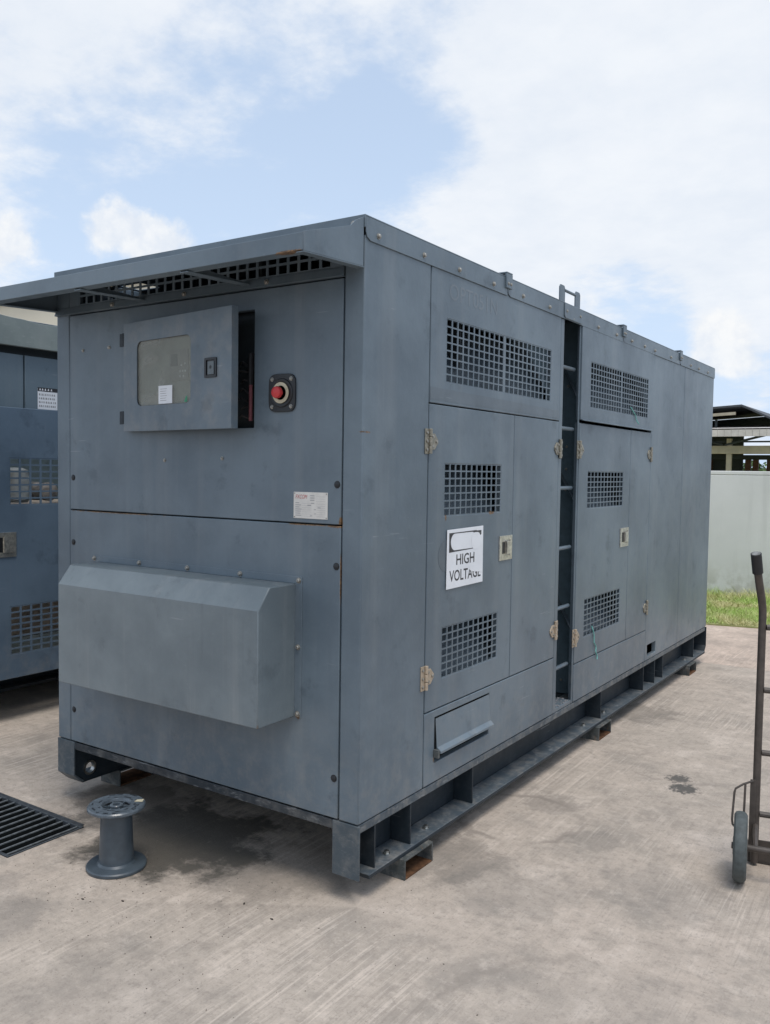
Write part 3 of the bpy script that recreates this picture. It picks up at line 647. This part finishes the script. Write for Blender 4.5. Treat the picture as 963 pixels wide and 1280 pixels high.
# canopy over the front end
cn = MB().prism([(0.002, 2.462), (.340, 2.359), (.340, 2.302), (.300, 2.298), (.300, 2.302), (.336, 2.306), (.336, 2.355), (0.002, 2.457)], lambda a, b, c: (c, -a, b), -1.762, -.004).build('canopy', 'slate_paint', gen, .0012)
for x in (-.0035, -1.7708):
    bk = .0125 if x > -1 else -.03
    MB().prism([(bk, 2.486 if x > -1 else 2.409), (bk, 2.315), (.340, 2.299), (.342, 2.360), (.09, 2.438), (.06, 2.464 if x > -1 else 2.446), (.03, 2.478 if x > -1 else 2.452), (.0125, 2.486 if x > -1 else 2.455)][:8 if x < -1 else 7], lambda a, b, c: (x+c, -a, b), 0, .0045).build('end_plate', 'slate_paint', cn, .001)
    MB().prism([(.006, 2.311), (.006, 2.315), (.3405, 2.2985), (.3405, 2.2945)], lambda a, b, c: (x+c, -a, b), .0045-.034 if x > -1 else 0, .0045 if x > -1 else .034).build('end_flange', 'slate_paint', cn, .001)
for x in (-1.18, -.576):
    m = MB(); m.prism([(.012, 2.306), (.335, 2.293), (.335, 2.297), (.012, 2.310)], lambda a, b, c: (c, -a, b), x, x+.042)
    m.prism([(.012, 2.3105), (.335, 2.2975), (.335, 2.335), (.012, 2.3225)], lambda a, b, c: (c, -a, b), x, x+.004); m.build('bracket', 'slate_paint', cn, .001)
sheet('vent_frame', gen, F, -1.671, -.092, 2.29, 2.462, [(-1.60, -.15, 2.330, 2.452)], th=.02)
grille(gen, F, (-1.60, -.15, 2.330, 2.452), 28, 3, .012, .009, baffle=False)
wf = MB().prism([(.0005, 2.292), (.016, 2.292), (.004, 2.325), (.0005, 2.325)], lambda a, b, c: (c, -a, b), -1.762, -.094).build('wall_flange', 'slate_paint', gen, .001)
for x in (-1.353, -.901, -.452): inst(BOLT, 'bolt', wf, (x, -.011, 2.308), FR)
inst(SMALL, 'bolt', gen, (-.012, -.0135, 2.33), FR)
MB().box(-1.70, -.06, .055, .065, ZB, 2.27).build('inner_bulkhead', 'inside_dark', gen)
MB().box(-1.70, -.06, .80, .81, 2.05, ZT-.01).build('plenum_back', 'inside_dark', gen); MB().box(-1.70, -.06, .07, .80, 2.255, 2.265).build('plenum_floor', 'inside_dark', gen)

# hood on the front
hood = MB().prism([(.0005, .655), (.210, .655), (.210, 1.085), (.148, 1.165), (.0005, 1.165)], lambda a, b, c: (c, -a, b), -1.467, -.303).build('hood', 'slate_paint_hood', gen, .004)
MB().slab([-1.50, -1.466, -.304, -.270], [.645, .6545, 1.1655, 1.193], lambda i, j: not (i == 1 and j == 1) and j > 0, F, .0005, .0035).build('hood_flange', 'slate_paint', hood, .001)
for x, z in ((-1.489, 1.18), (-1.185, 1.18), (-.886, 1.18), (-.587, 1.18), (-.286, 1.178), (-.287, .924), (-.287, .668)): inst(BOLT, 'bolt', hood, (x, -.0035, z), FR)

# control cabinet
cab = MB()
cab.box(-1.240, -.520, .006, .010, 1.748, 1.756)
cab.slab([-1.24, -.52], [1.75, 2.22], lambda i, j: True, lambda u, w_, d: (u, -d, w_), -.060, -.054)
co = cab.build('cabinet_back', 'inside_dark', gen)
cb = MB(); cb.box(-.545, -.535, .020, .05, 1.83, 1.98)
co2 = MB().mat(0)
for i in range(7):
    z = 1.80+.035*i; x0 = -.60+.012*math.sin(i*2.1)
    co2.tube([(x0-.03, .035, z), (x0, .018+.006*math.sin(i), z+.008), (x0+.035, .036, z-.01+.016*math.sin(i*1.7))], .004, 6)
co2.tube([(-.560, .022, 1.92), (-.556, .018, 1.97), (-.562, .026, 2.05)], .012, 8)
co2.mat(1).tube([(-.553, .014, 1.785), (-.551, .012, 1.85), (-.553, .014, 1.925)], .0075, 8)
co2.build('wiring', ['cable_black', 'cable_red'], gen)

# control door, hinged on the left and standing ajar
TH = rad(6.7)
cd = MB(); DW = .727; z0 = 1.750; z1 = 2.212
wu0, wu1, ww0, ww1 = .100, .474, 1.856, 2.128
dmp = lambda u, w_, d: (u, -d, w_ - z0)
cd.ring([(0, z0), (DW, z0), (DW, z1), (0, z1)], rrect(wu0, wu1, ww0, ww1, .03, 6), ((wu0+wu1)/2, (ww0+ww1)/2), dmp, .022, .026)
cd.prism([(0.004, z0+.004), (DW-.004, z0+.004), (DW-.004, z0), (0.004, z0)], dmp, -.004, .0219); cd.prism([(0.004, z1-.004), (DW-.004, z1-.004), (DW-.004, z1), (0.004, z1)], dmp, -.004, .0219)
cd.prism([(0, z0), (.004, z0), (.004, z1), (0, z1)], dmp, -.004, .0219); cd.prism([(DW-.0045, z0), (DW, z0), (DW, z1), (DW-.0045, z1)], dmp, -.006, .0219)
cdo = cd.build('control_door', 'slate_paint', gen, .002, (-1.250, -.006, z0), -TH)
MB().prism(rrect(wu0-.012, wu1+.012, ww0-.012, ww1+.012, .035, 6), dmp, .0172, .0205).build('window_pane', 'smeared_pane', cdo)
MB().ring(rrect(wu0-.02, wu1+.02, ww0-.02, ww1+.02, .04, 6), rrect(wu0+.001, wu1-.001, ww0+.001, ww1-.001, .03, 6), ((wu0+wu1)/2, (ww0+ww1)/2), dmp, .0207, .0217).build('window_seal', 'black_rubber', cdo)
pn = MB().prism([(.06, 1.80), (.66, 1.80), (.66, 2.17), (.06, 2.17)], dmp, .008, .0095).build('instrument_panel', 'panel_grey', cdo)
m = MB().mat(0).prism(rrect(.315, .440, 1.95, 2.075, .008, 2), dmp, .0097, .0125)
m.mat(1).prism([(.323, 2.01), (.370, 2.01), (.370, 2.058), (.323, 2.058)], dmp, .0127, .0135)
m.mat(2)
for (a, b) in ((.388, .02), (.405, .02), (.422, .02), (.388, .0), (.41, 0), (.396, .045), (.42, .05)): m.prism(circ(a, 1.967+b, .005, 10), dmp, .0127, .014)
m.build('controller', ['print_grey', 'screen_grey', 'sign_white'], cdo)
m = MB().mat(0).prism([(.250, 1.860), (.345, 1.860), (.345, 1.934), (.250, 1.934)], dmp, .0206, .0210).mat(1)
for k in range(6): m.prism([(.262, 1.872+k*.0095), (.262+random.uniform(.03, .07), 1.872+k*.0095), (.31, 1.874+k*.0095), (.262, 1.874+k*.0095)], dmp, .0211, .0213)
m.build('window_sticker', ['sign_white', 'print_grey'], cdo)
MB().prism([(.425, 1.862), (.445, 1.862), (.445, 1.885), (.438, 1.885)], dmp, .0206, .0209).build('window_sticker', 'green_label', cdo)
m = MB().mat(0).ring(rrect(.567, .640, 1.948, 2.025, .004, 2), rrect(.578, .632, 1.957, 2.016, .003, 2), (.605, 1.9865), dmp, .0262, .031)
m.mat(1).prism([(.577, 1.956), (.633, 1.956), (.633, 2.017), (.577, 2.017)], dmp, .0262, .0272).mat(2).prism([(.588, 1.960), (.626, 1.960), (.626, 2.010), (.588, 2.010)], dmp, .0273, .031)
m.mat(1).prism(circ(.606, 1.988, .007, 10), dmp, .031, .0315)
m.build('latch', ['black_plastic', 'black_plastic', 'screen_grey'], cdo, .0008)
for z in (1.81, 2.145):
    m = MB().cyl((-.004, -.022, z-z0-.028), (-.004, -.022, z-z0+.028), .008, 8); m.box(-.034, -.009, -.024, -.018, z-z0-.028, z-z0+.028); m.build('hinge', 'dark_skid_paint', cdo, .001)

# emergency stop
es = MB().mat(0); cx, cz_ = -.3755, 1.886
def sup(a, b, n=40): return [(cx+a*math.copysign(abs(math.cos(t))**.42, math.cos(t)), cz_+b*math.copysign(abs(math.sin(t))**.42, math.sin(t))) for t in [2*math.pi*i/n for i in range(n)]]
es.prism(sup(.066, .072), F, .0005, .008)
es.lathe([(.056, -.0082), (.053, -.013), (.046, -.013), (.034, -.009), (0, -.009)], (cx, 0, cz_), 32, 'y')
eo = es.build('emergency_stop', 'black_plastic', gen, .0015)
MB().lathe([(.040, -.0135), (.040, -.0155), (.027, -.0155), (.027, -.0135)], (cx, 0, cz_), 28, 'y').build('ring', 'cream_plastic', eo)
MB().lathe([(.012, -.0095), (.012, -.026), (.022, -.028), (.0235, -.035), (.021, -.043), (.014, -.047), (0, -.048)], (cx, 0, cz_), 28, 'y').build('button', 'red_plastic', eo)
for a in (-1, 1):
    for b in (-1, 1): inst(SMALL, 'screw', eo, (cx+a*.047, -.008, cz_+b*.052), FR)
# maker plate
npl = MB().prism([(-.316, 1.414), (-.154, 1.414), (-.154, 1.513), (-.316, 1.513)], F, .0008, .0022).build('maker_plate', 'plate_white', gen, .0004)
text('FXCOM', 'logo', npl, F, -.306, -.250, 1.488, 1.503, .0026, 'print_red', .25)
m = MB(); rnd = random.Random(3)
for k in range(7):
    z = 1.472-.0078*k; m.box(-.307, -.307+rnd.uniform(.014, .034), -.0026, -.0023, z-.0012, z+.0012)
    m.box(-.275, -.23, -.0026, -.0023, z-.0022, z-.0017); m.box(-.205, -.165, -.0026, -.0023, z-.0022, z-.0017)
    if rnd.random() < .8: x = rnd.uniform(-.25, -.20); m.box(x, x+rnd.uniform(.008, .02), -.0026, -.0023, z-.0012, z+.0012)
for k in range(3): m.box(-.236, -.216, -.0026, -.0023, 1.499-.0085*k, 1.5015-.0085*k); m.box(-.208, -.165, -.0026, -.0023, 1.497-.0085*k, 1.4975-.0085*k)
m.build('print', 'print_grey', npl)['kind'] = 'stuff'
m = MB()
for a in (-.311, -.159):
    for b in (1.419, 1.508): m.cyl((a, -.0022, b), (a, -.0036, b), .0025, 8)
m.build('rivet', 'dull_steel', npl)
for x, z in ((-1.571, 2.124), (-1.392, 2.126), (-1.385, 2.126), (-1.028, 1.628), (-.692, 1.637)): inst(SMALL, 'screw', gen, (x, -.0002, z), FR)

# right long side, bay one
uA = sheet('upper_panel', gen, S, .455, 1.785, 1.870, ZR+.02, [(.583, 1.660, 1.965, 2.225)]); grille(uA, S, (.583, 1.660, 1.965, 2.225), 22, 8, mid=True)
dA = sheet('door', gen, S, .455, 1.243, .610, 1.870, [(.585, 1.111, 1.413, 1.630), (.585, 1.101, .732, .945)])
grille(dA, S, (.585, 1.111, 1.413, 1.630), 11, 7); grille(dA, S, (.585, 1.101, .732, .945), 11, 7)
hinge(dA, .455, 1.717, 1, 'steel_hinge'); hinge(dA, .452, .760, 1, 'brass_hinge'); latch(dA, 1.100, 1.232, 1.185, 1.300)
dB = sheet('door', gen, S, 1.243, 1.785, .610, 1.870); hinge(dB, 1.789, 1.725, -1, 'steel_hinge'); hinge(dB, 1.785, .757, -1, 'brass_hinge')
lA = sheet('lower_panel', gen, S, .455, 1.785, ZB, .610, [(.540, 1.035, .385, .577)])
MB().prism([(-.10, .37), (-.09, .37), (-.09, .60), (-.10, .60)], lambda a, b, c: (a, c, b), .47, 1.3).build('recess', 'inside_dark', lA)
fl = MB(); fl.prism([(.0012, .572), (.012, .452), (.030, .437), (.030, .427), (.022, .427), (.008, .440), (.0005, .560)], lambda a, b, c: (a, c, b), .545, 1.030); fl.build('flap', 'slate_paint', lA, .001)
MB().box(.001, .026, .530, .543, .41, .445).build('flap_clip', 'block_paint', lA, .002)
# ladder recess
m = MB(); m.box(-.07, -.003, 1.790, 1.832, ZB, ZR); m.box(-.010, -.003, 2.058, 2.074, ZB, ZR); m.box(-.16, -.004, 1.833, 2.057, ZB, ZB+.02)
ld = m.build('ladder_recess', 'slate_paint', gen, .002)
MB().box(-.20, -.19, 1.60, 2.26, ZB, ZR+.05).build('acoustic_lining', 'baffle_foam', ld); MB().box(-.189, -.071, 2.24, 2.25, ZB, ZR+.05).build('acoustic_lining', 'baffle_foam', ld)
for z in (2.17, 1.84, 1.515, 1.185, .855, .525): MB().cyl((-.035, 1.833, z), (-.035, 2.057, z), .011, 10).build('rung', 'slate_paint', ld)
m = MB(); rnd = random.Random(8)
for k in range(60):
    x, y = rnd.uniform(-.12, -.01), rnd.uniform(1.84, 2.05); s = rnd.uniform(.003, .009); m.box(x, x+s, y, y+s*1.4, ZB+.0205, ZB+.021+s*.5)
m.build('debris', 'print_grey', ld)['kind'] = 'stuff'
for z in (2.1, 1.75, 1.62, 1.5, .46, .38): inst(SMALL, 'bolt', ld, (-.14, 2.24, z), (0, 0, -math.pi/2))
# bay two
uC = sheet('upper_panel', gen, S, 2.074, 3.395, 1.893, ZR+.02, [(2.220, 3.290, 1.973, 2.230)], proud=.004); grille(uC, S, (2.220, 3.290, 1.973, 2.230), 24, 8, mid=True, proud=.004)
MB().prism([(.0042, 1.895), (.020, 1.889), (.021, 1.893), (.0042, 1.901)], lambda a, b, c: (a, c, b), 2.078, 3.39).build('drip_lip', 'slate_paint', uC, .0008)
dC = sheet('door', gen, S, 2.074, 2.968, .520, 1.880, [(2.218, 2.836, 1.397, 1.607), (2.214, 2.830, .655, .872)])
grille(dC, S, (2.218, 2.836, 1.397, 1.607), 11, 7); grille(dC, S, (2.214, 2.830, .655, .872), 11, 7)
hinge(dC, 2.072, 1.728, 1, 'steel_hinge'); hinge(dC, 2.072, .672, 1, 'brass_hinge'); latch(dC, 2.80, 2.955, 1.135, 1.255)
dD = sheet('door', gen, S, 2.968, 3.395, .520, 1.880, gap=.0012); hinge(dD, 3.385, 1.731, -1, 'steel_hinge'); hinge(dD, 3.385, .68, -1, 'steel_hinge')
sheet('lower_panel', gen, S, 2.074, 3.395, ZB, .520)
pe = sheet('side_panel', gen, S, 3.395, 4.195, ZB, ZR+.02, [(3.44, 3.64, .330, .408)], gap=.0014)
MB().box(-.2, -.19, 3.40, 3.70, .31, .45).build('slot_back', 'inside_dark', pe)
sheet('side_panel', gen, S, 4.195, L_, ZB, ZR+.02, gap=.0014)
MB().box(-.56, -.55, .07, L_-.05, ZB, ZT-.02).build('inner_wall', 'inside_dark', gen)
# warning sign, faded marks
sg = MB().prism([(.606, 1.103), (.933, 1.106), (.930, 1.358), (.608, 1.353)], S, .004, .0058).build('warning_sign', 'sign_white', gen, .0004)
m = MB().ring([(.624, 1.257), (.866, 1.262), (.866, 1.341), (.624, 1.339)], rrect(.638, .860, 1.2645, 1.3355, .0354, 8), (.745, 1.30), S, .0060, .0063)
m.prism([(.863, 1.327), (.912, 1.329), (.912, 1.339), (.863, 1.339)], S, .0060, .0063); m.prism([(.895, 1.312), (.912, 1.322), (.912, 1.3285), (.87, 1.3265)], S, .0060, .0063)
m.build('heading_bar', 'print_black', sg)
MB().prism(rrect(.82, .905, 1.258, 1.332, .03, 6), S, .0064, .0066).build('blanked_print', 'sign_white', sg)  # covers the worn right end of the heading bar
text('HIGH', 'lettering', sg, S, .688, .850, 1.200, 1.246, .0061, 'print_black', 0, .014)
text('VOLTAGE', 'lettering', sg, S, .630, .912, 1.132, 1.180, .0061, 'print_black', 0, .014)
MB().prism([(.822, 1.163), (.925, 1.150), (.925, 1.186), (.80, 1.186), (.806, 1.172)], S, .0064, .0066).build('blanked_print', 'sign_white', sg)  # white patch over the upper parts of the last letters
MB().prism([(.46, 1.886), (1.78, 1.884), (1.78, 1.925), (1.1, 1.932), (.46, 1.936)], S, .0004, .0007).build('scuff_band', 'slate_paint_mark', gen)
text('OPT051N', 'faded_lettering', gen, S, .60, 1.035, 2.305, 2.372, .0006, 'slate_paint_ghost')
MB().prism(circ(.612, 1.245, .068, 28), S, .0004, .0009).build('faded_mark', 'slate_paint_mark', gen)
# bits of string caught in the grilles
def string(pts, label):
    o = MB().tube(pts, .0035, 6).build('string', 'string_teal'); tag(o, label, 'string')
string([(.0, 2.345, .70), (.008, 2.352, .672), (.006, 2.375, .64), (.008, 2.37, .60), (.006, 2.41, .57), (.009, 2.40, .54), (.007, 2.43, .51), (.009, 2.425, .49)], 'frayed teal string hanging from the lower door grille')
string([(.006, 2.93, 2.02), (.01, 2.98, 1.99), (.009, 3.02, 1.975), (.011, 3.03, 1.945), (.022, 3.05, 1.92)], 'thin teal string caught below the upper vent grille')

# ------------------------------------------------------------------ second generator, parallel on the left
g2 = empty('generator', (-3.10, -.35, 0)); tag(g2, 'blue grey generator with weathered roof edge standing behind the first', 'generator')
rf2, _, _ = shell(g2, False)
# weathered, slightly dented rim
m = MB(); tops = []
for i in range(60):
    y = -.01 + i*(L_+.02)/59; yy = y-.35
    dent = -.03*math.exp(-((yy-.80)/.05)**2) + .008*math.sin(y*9) + .006*math.sin(y*23+1)
    tops.append((y, 2.494+dent*.6))
m.prism([(-.01, 2.325)] + [(L_+.01, 2.325)] + tops[::-1], S, .012, .045)
m.build('rim', 'weathered_rim', rf2, .003)
MB().box(-W_-.03, .012, -.04, -.006, 2.325, 2.46).build('rim', 'weathered_rim', rf2, .003)
MB().box(-.06, -.055, .45, L_, 2.25, 2.41).build('eave_recess', 'inside_dark', g2)
for a, b in ((.455, 1.062), (1.068, 1.9), (1.9, 2.6), (2.6, 3.4)): sheet('upper_panel', g2, S, a, b, 1.93, 2.285, mat='upper_blue_paint', proud=-.01, gap=.003)
MB().box(-.0095, -.004, .55, .872, 1.965, 2.012).build('dark_vent', 'inside_dark', g2, .001)
st = MB().mat(0).prism([(1.158, 1.955), (1.30, 1.955), (1.30, 2.085), (1.158, 2.085)], S, -.0095, -.008).mat(1)
st.prism([(1.158, 2.068), (1.30, 2.068), (1.30, 2.092), (1.158, 2.092)], S, -.0078, -.0074)
so = st.build('warning_sticker', ['sign_white', 'print_black'], g2)
m = MB().mat(0); rnd = random.Random(6)
for k in range(4):
    z = 2.048-.024*k; y = 1.166
    while y < 1.285: q = rnd.uniform(.006, .013); m.prism([(y, z-.006), (y+q, z-.006), (y+q*.8, z+.006), (y, z+.006)], S, -.0078, -.0074); y += q+rnd.uniform(.003, .008)
m.mat(1)
for y in (1.168, 1.186, 1.206, 1.228, 1.25): m.prism([(y, 2.074), (y+.012, 2.074), (y+.008, 2.087), (y+.004, 2.087)], S, -.0072, -.0068)
m.build('print', ['print_grey', 'sign_white'], so)['kind'] = 'stuff'
PR = .045
d2 = sheet('door', g2, S, .76, 1.98, .275, 1.952, [(.925, 1.50, 1.352, 1.640), (.925, 1.50, .425, .725)], 'blue_paint', proud=PR)
grille(d2, S, (.925, 1.50, 1.352, 1.640), 8, 7, .014, .010, mat='blue_paint', proud=PR, baffle=False); grille(d2, S, (.925, 1.50, .425, .725), 8, 8, .014, .010, mat='blue_paint', proud=PR, baffle=False)
latch(d2, .80, .965, 1.035, 1.185, PR)
hinge(d2, 1.985, 1.75, -1, 'steel_hinge', PR); hinge(d2, 1.985, .45, -1, 'steel_hinge', PR)
sheet('door', g2, S, 1.99, 3.4, .302, 1.92, mat='blue_paint'); sheet('side_panel', g2, S, 3.4, L_, ZB, ZR, mat='upper_blue_paint')
sheet('lower_panel', g2, S, .455, .755, ZB, 1.92, mat='upper_blue_paint')
eng = empty('engine', (0, 0, 0)); eng.parent = g2
MB().lathe([(.07, 1.36), (.085, 1.38), (.085, 1.535), (.075, 1.565), (.04, 1.58), (0, 1.582)], (-.14, 1.085, 0), 24).build('air_filter', 'filter_white', eng)
MB().lathe([(.05, 0), (.06, .02), (.06, .10), (.045, .12), (.045, .17), (.06, .18), (.06, .22), (.03, .24)], (-.22, 1.235, 1.43), 20, 'x').build('turbocharger', 'engine_alloy', eng)
m = MB(); m.box(-.78, -.30, .7, 1.95, .31, 1.345); m.box(-.295, -.10, .9, 1.4, 1.30, 1.342); m.build('engine_block', 'engine_alloy', eng, .02)
MB().box(-.80, -.79, .47, 3.0, ZB, 2.40).build('inner_wall', 'baffle_foam', g2); MB().box(-.79, -.06, 2.0, 2.01, ZB, 2.40).build('inner_wall', 'baffle_foam', g2)  # wall added behind the engine to block the bright view through the grille
MB().box(-.10, -.05, .50, 1.98, .40, .50).build('sill_rail', 'weathered_rim', g2, .004)

# ------------------------------------------------------------------ drain grating
gr = empty('drain_grating', (GX0, GY0, 0)); tag(gr, 'dark iron bar grating over the trench drain beside the spool', 'grating')
def grating(root, x0, x1, y0, y1):
    m = MB(); m.box(x0+.003, x1-.003, y1-.016, y1-.003, -.045, .004); m.box(x0+.003, x1-.003, y0+.003, y0+.016, -.045, .004)
    m.box(x1-.013, x1-.003, y0+.0165, y1-.0165, -.045, .003); m.box(x0+.003, x0+.013, y0+.0165, y1-.0165, -.045, .003)
    m.build('frame', 'iron', root, .001)
    bm_ = MB().mat(0).box(-.003, .003, y0+.0165, y1-.0165, -.042, -.004).mat(1).box(-.0035, .0035, y0+.0165, y1-.0165, -.0038, .001).mesh('bar', ['pit_dark', 'iron_edge'])  # near-black sides under a pale top edge: shade between bars put in the colour
    x = x1-.034
    while x > x0+.03: inst(bm_, 'bar', root, (x, 0, 0)); x -= .0525
grating(gr, 0, GX1-GX0, 0, GY1-GY0)
gr2 = empty('drain_grating', (-3.0, GY0, 0)); tag(gr2, 'iron bar grating of the trench drain under the second generator side', 'grating'); grating(gr2, .03, GX0-(-3.0)-.002, 0, GY1-GY0)
MB().box(GX0-.006-GX0, GX1-GX0-.02, GY1-GY0-.0025, GY1-GY0+.012, -.02, .0035).build('kerb_angle', 'iron', gr)

# ------------------------------------------------------------------ cable spool
sp = empty('cable_spool', (-.972, -.297, 0), .5); tag(sp, 'empty dark grey plastic cable spool standing on the concrete', 'spool')
MB().lathe([(.10, 0), (.117, .003), (.1175, .012), (.113, .017), (.075, .020), (.068, .028), (.060, .22), (.060, .2355)], seg=48).build('barrel', 'spool_plastic', sp)
MB().lathe([(.060, .236), (.108, .237), (.1125, .241), (.1125, .249), (.108, .2535), (.058, .2545), (.056, .252), (.050, .215), (.026, .215), (.026, .251), (.023, .2535), (.014, .2535), (.013, .245), (.013, .20), (0, .20)], seg=48).build('top_flange', 'spool_top', sp)
MB().lathe([(.0495, .2165), (.0495, .245), (.049, .2165), (.0265, .2165)], seg=36).build('recess', 'spool_dark', sp)
for k in range(6):
    a = k*math.pi/3+.2; c, s = math.cos(a), math.sin(a); e = Vector((-s, c, 0))*.003
    p0 = Vector((c*.0262, s*.0262, 0)); p1 = Vector((c*.0498, s*.0498, 0))
    MB().raw([p0-e+Vector((0, 0, z)) for z in (.218, .246)]+[p1-e+Vector((0, 0, z)) for z in (.218, .246)]+[p0+e+Vector((0, 0, z)) for z in (.218, .246)]+[p1+e+Vector((0, 0, z)) for z in (.218, .246)],
             [(0, 1, 3, 2), (4, 6, 7, 5), (1, 5, 7, 3), (0, 2, 6, 4), (0, 4, 5, 1), (2, 3, 7, 6)]).build('spoke', 'spool_plastic', sp)
m = MB(); rnd = random.Random(5)
for k in range(26):                                                      # torn tape and printed marks on the flange
    a = rnd.uniform(0, 6.28); r = rnd.uniform(.062, .10); l = rnd.uniform(.006, .016); q = rnd.uniform(.002, .005); c, s = math.cos(a), math.sin(a)
    m.prism([(c*r-s*l, s*r+c*l), (c*(r+q)-s*l, s*(r+q)+c*l), (c*(r+q)+s*l, s*(r+q)-c*l), (c*r+s*l, s*r-c*l)], T, .2548, .2553)
m.build('tape_marks', 'spool_dark', sp)
MB().prism([(.062, .028), (.095, .030), (.092, .058), (.066, .048)], T, .2556, .2562).build('tape_scrap', 'cream_plastic', sp)

# ------------------------------------------------------------------ hand truck
ax = Vector((.982, .187, 0)); hw = .23
base = Vector((1.106, 1.051, 0)) + ax*hw
ht = empty('hand_truck', base, math.atan2(.187, .982)); tag(ht, 'brown tubular hand truck with black grips and grey rubber wheels', 'hand truck')
for s in (-1, 1):
    x = s*.176
    MB().tube([(x, .168, .012), (x, .168, 1.02), (x+s*.001, .165, 1.06), (x+s*.006, .150, 1.10), (x+s*.016, .115, 1.16), (x+s*.027, .075, 1.235)], .0155, 12).build('upright', 'truck_paint', ht)
    MB().tube([(x+s*.0245, .081, 1.215), (x+s*.0335, .049, 1.292)], .0210, 12).build('grip', 'black_rubber', ht)
    MB().tube([(x+s*.0336, .0488, 1.2925), (x+s*.0338, .0482, 1.294)], .017, 12).build('grip_cap', 'dull_steel', ht)
    MB().box(min(x-s*.0, x+s*.022)+(-.002 if s < 0 else .002), max(x, x+s*.022)-.002, .150, .1525, .06, .36).build('axle_bracket', 'truck_paint', ht, .002)
    wh = MB().lathe([(.100, -.022), (.120, -.025), (.131, -.018), (.1345, -.006), (.1345, .006), (.131, .018), (.120, .025), (.100, .022)], (s*hw, 0, .1345), 40, 'x').build('wheel', 'tyre_rubber', ht)
    MB().lathe([(.0995, -.018), (.0995, .018), (.085, .010), (.04, .012), (.034, .027), (.0165, .027), (.0165, -.027), (.034, -.027), (.04, -.012), (.085, -.010), (.0995, -.018)], (s*hw, 0, .1345), 32, 'x').build('hub', 'truck_paint', wh)
    MB().tube([(x+s*.012, .150, .355), (x+s*.05, .13, .342), (x+s*.078, .115, .325), (x+s*.082, .112, .31), (x+s*.088, .10, .20), (x+s*.085, .09, .185), (x+s*.066, .08, .17), (s*hw, .05, .1345)], .0045, 8).build('wheel_guard', 'truck_paint', ht)
    MB().tube([(x+s*.042, .134, .346), (x+s*.045, .11, .18)], .0045, 8).build('guard_stay', 'truck_paint', ht)
    MB().tube([(x, .16, .17), (x, .0, .1345)], .011, 8).build('axle_arm', 'truck_paint', ht)
MB().tube([(-.262, 0, .1345), (.262, 0, .1345)], .0125, 12).build('axle', 'truck_paint', ht)
for z in (.985, .728, .470, .215): MB().tube([(-.1605, .168, z), (-.08, .185 if z > .9 else .17, z), (.08, .185 if z > .9 else .17, z), (.1605, .168, z)], .012, 10).build('crossbar', 'truck_paint', ht)
MB().prism([(-.20, .186), (.20, .186), (.20, .40), (.12, .42), (-.12, .42), (-.20, .40)], T, .004, .010).build('toe_plate', 'truck_paint', ht, .002)
MB().box(-.20, .20, .1855, .190, .0105, .10).build('toe_back', 'truck_paint', ht, .002)

# ------------------------------------------------------------------ litter on the concrete
m = MB(); rnd = random.Random(12)
for k in range(520):
    if k < 330: x, y = rnd.gauss(-.8, .45), rnd.gauss(-.35, .3)
    else: x, y = rnd.uniform(-2.5, 1.6), rnd.uniform(-1.4, 4.5)
    if -W_ < x < .03 and y > .2: continue
    if GX0 < x < GX1+.02 and GY0 < y < GY1+.02: continue
    s = rnd.uniform(.001, .0032) if rnd.random() < .96 else rnd.uniform(.004, .008); a = rnd.uniform(0, 6.28); c, q = math.cos(a), math.sin(a)
    m.prism([(x+s*c, y+s*q), (x-s*.5*q, y+s*.5*c), (x-s*.9*c, y-s*.9*q), (x+s*.5*q, y-s*.5*c)], T, .0005, .0008+s*.35)
o = m.build('litter', 'litter'); tag(o, 'scattered dark grit and leaf crumbs on the concrete', 'debris', kind='stuff')
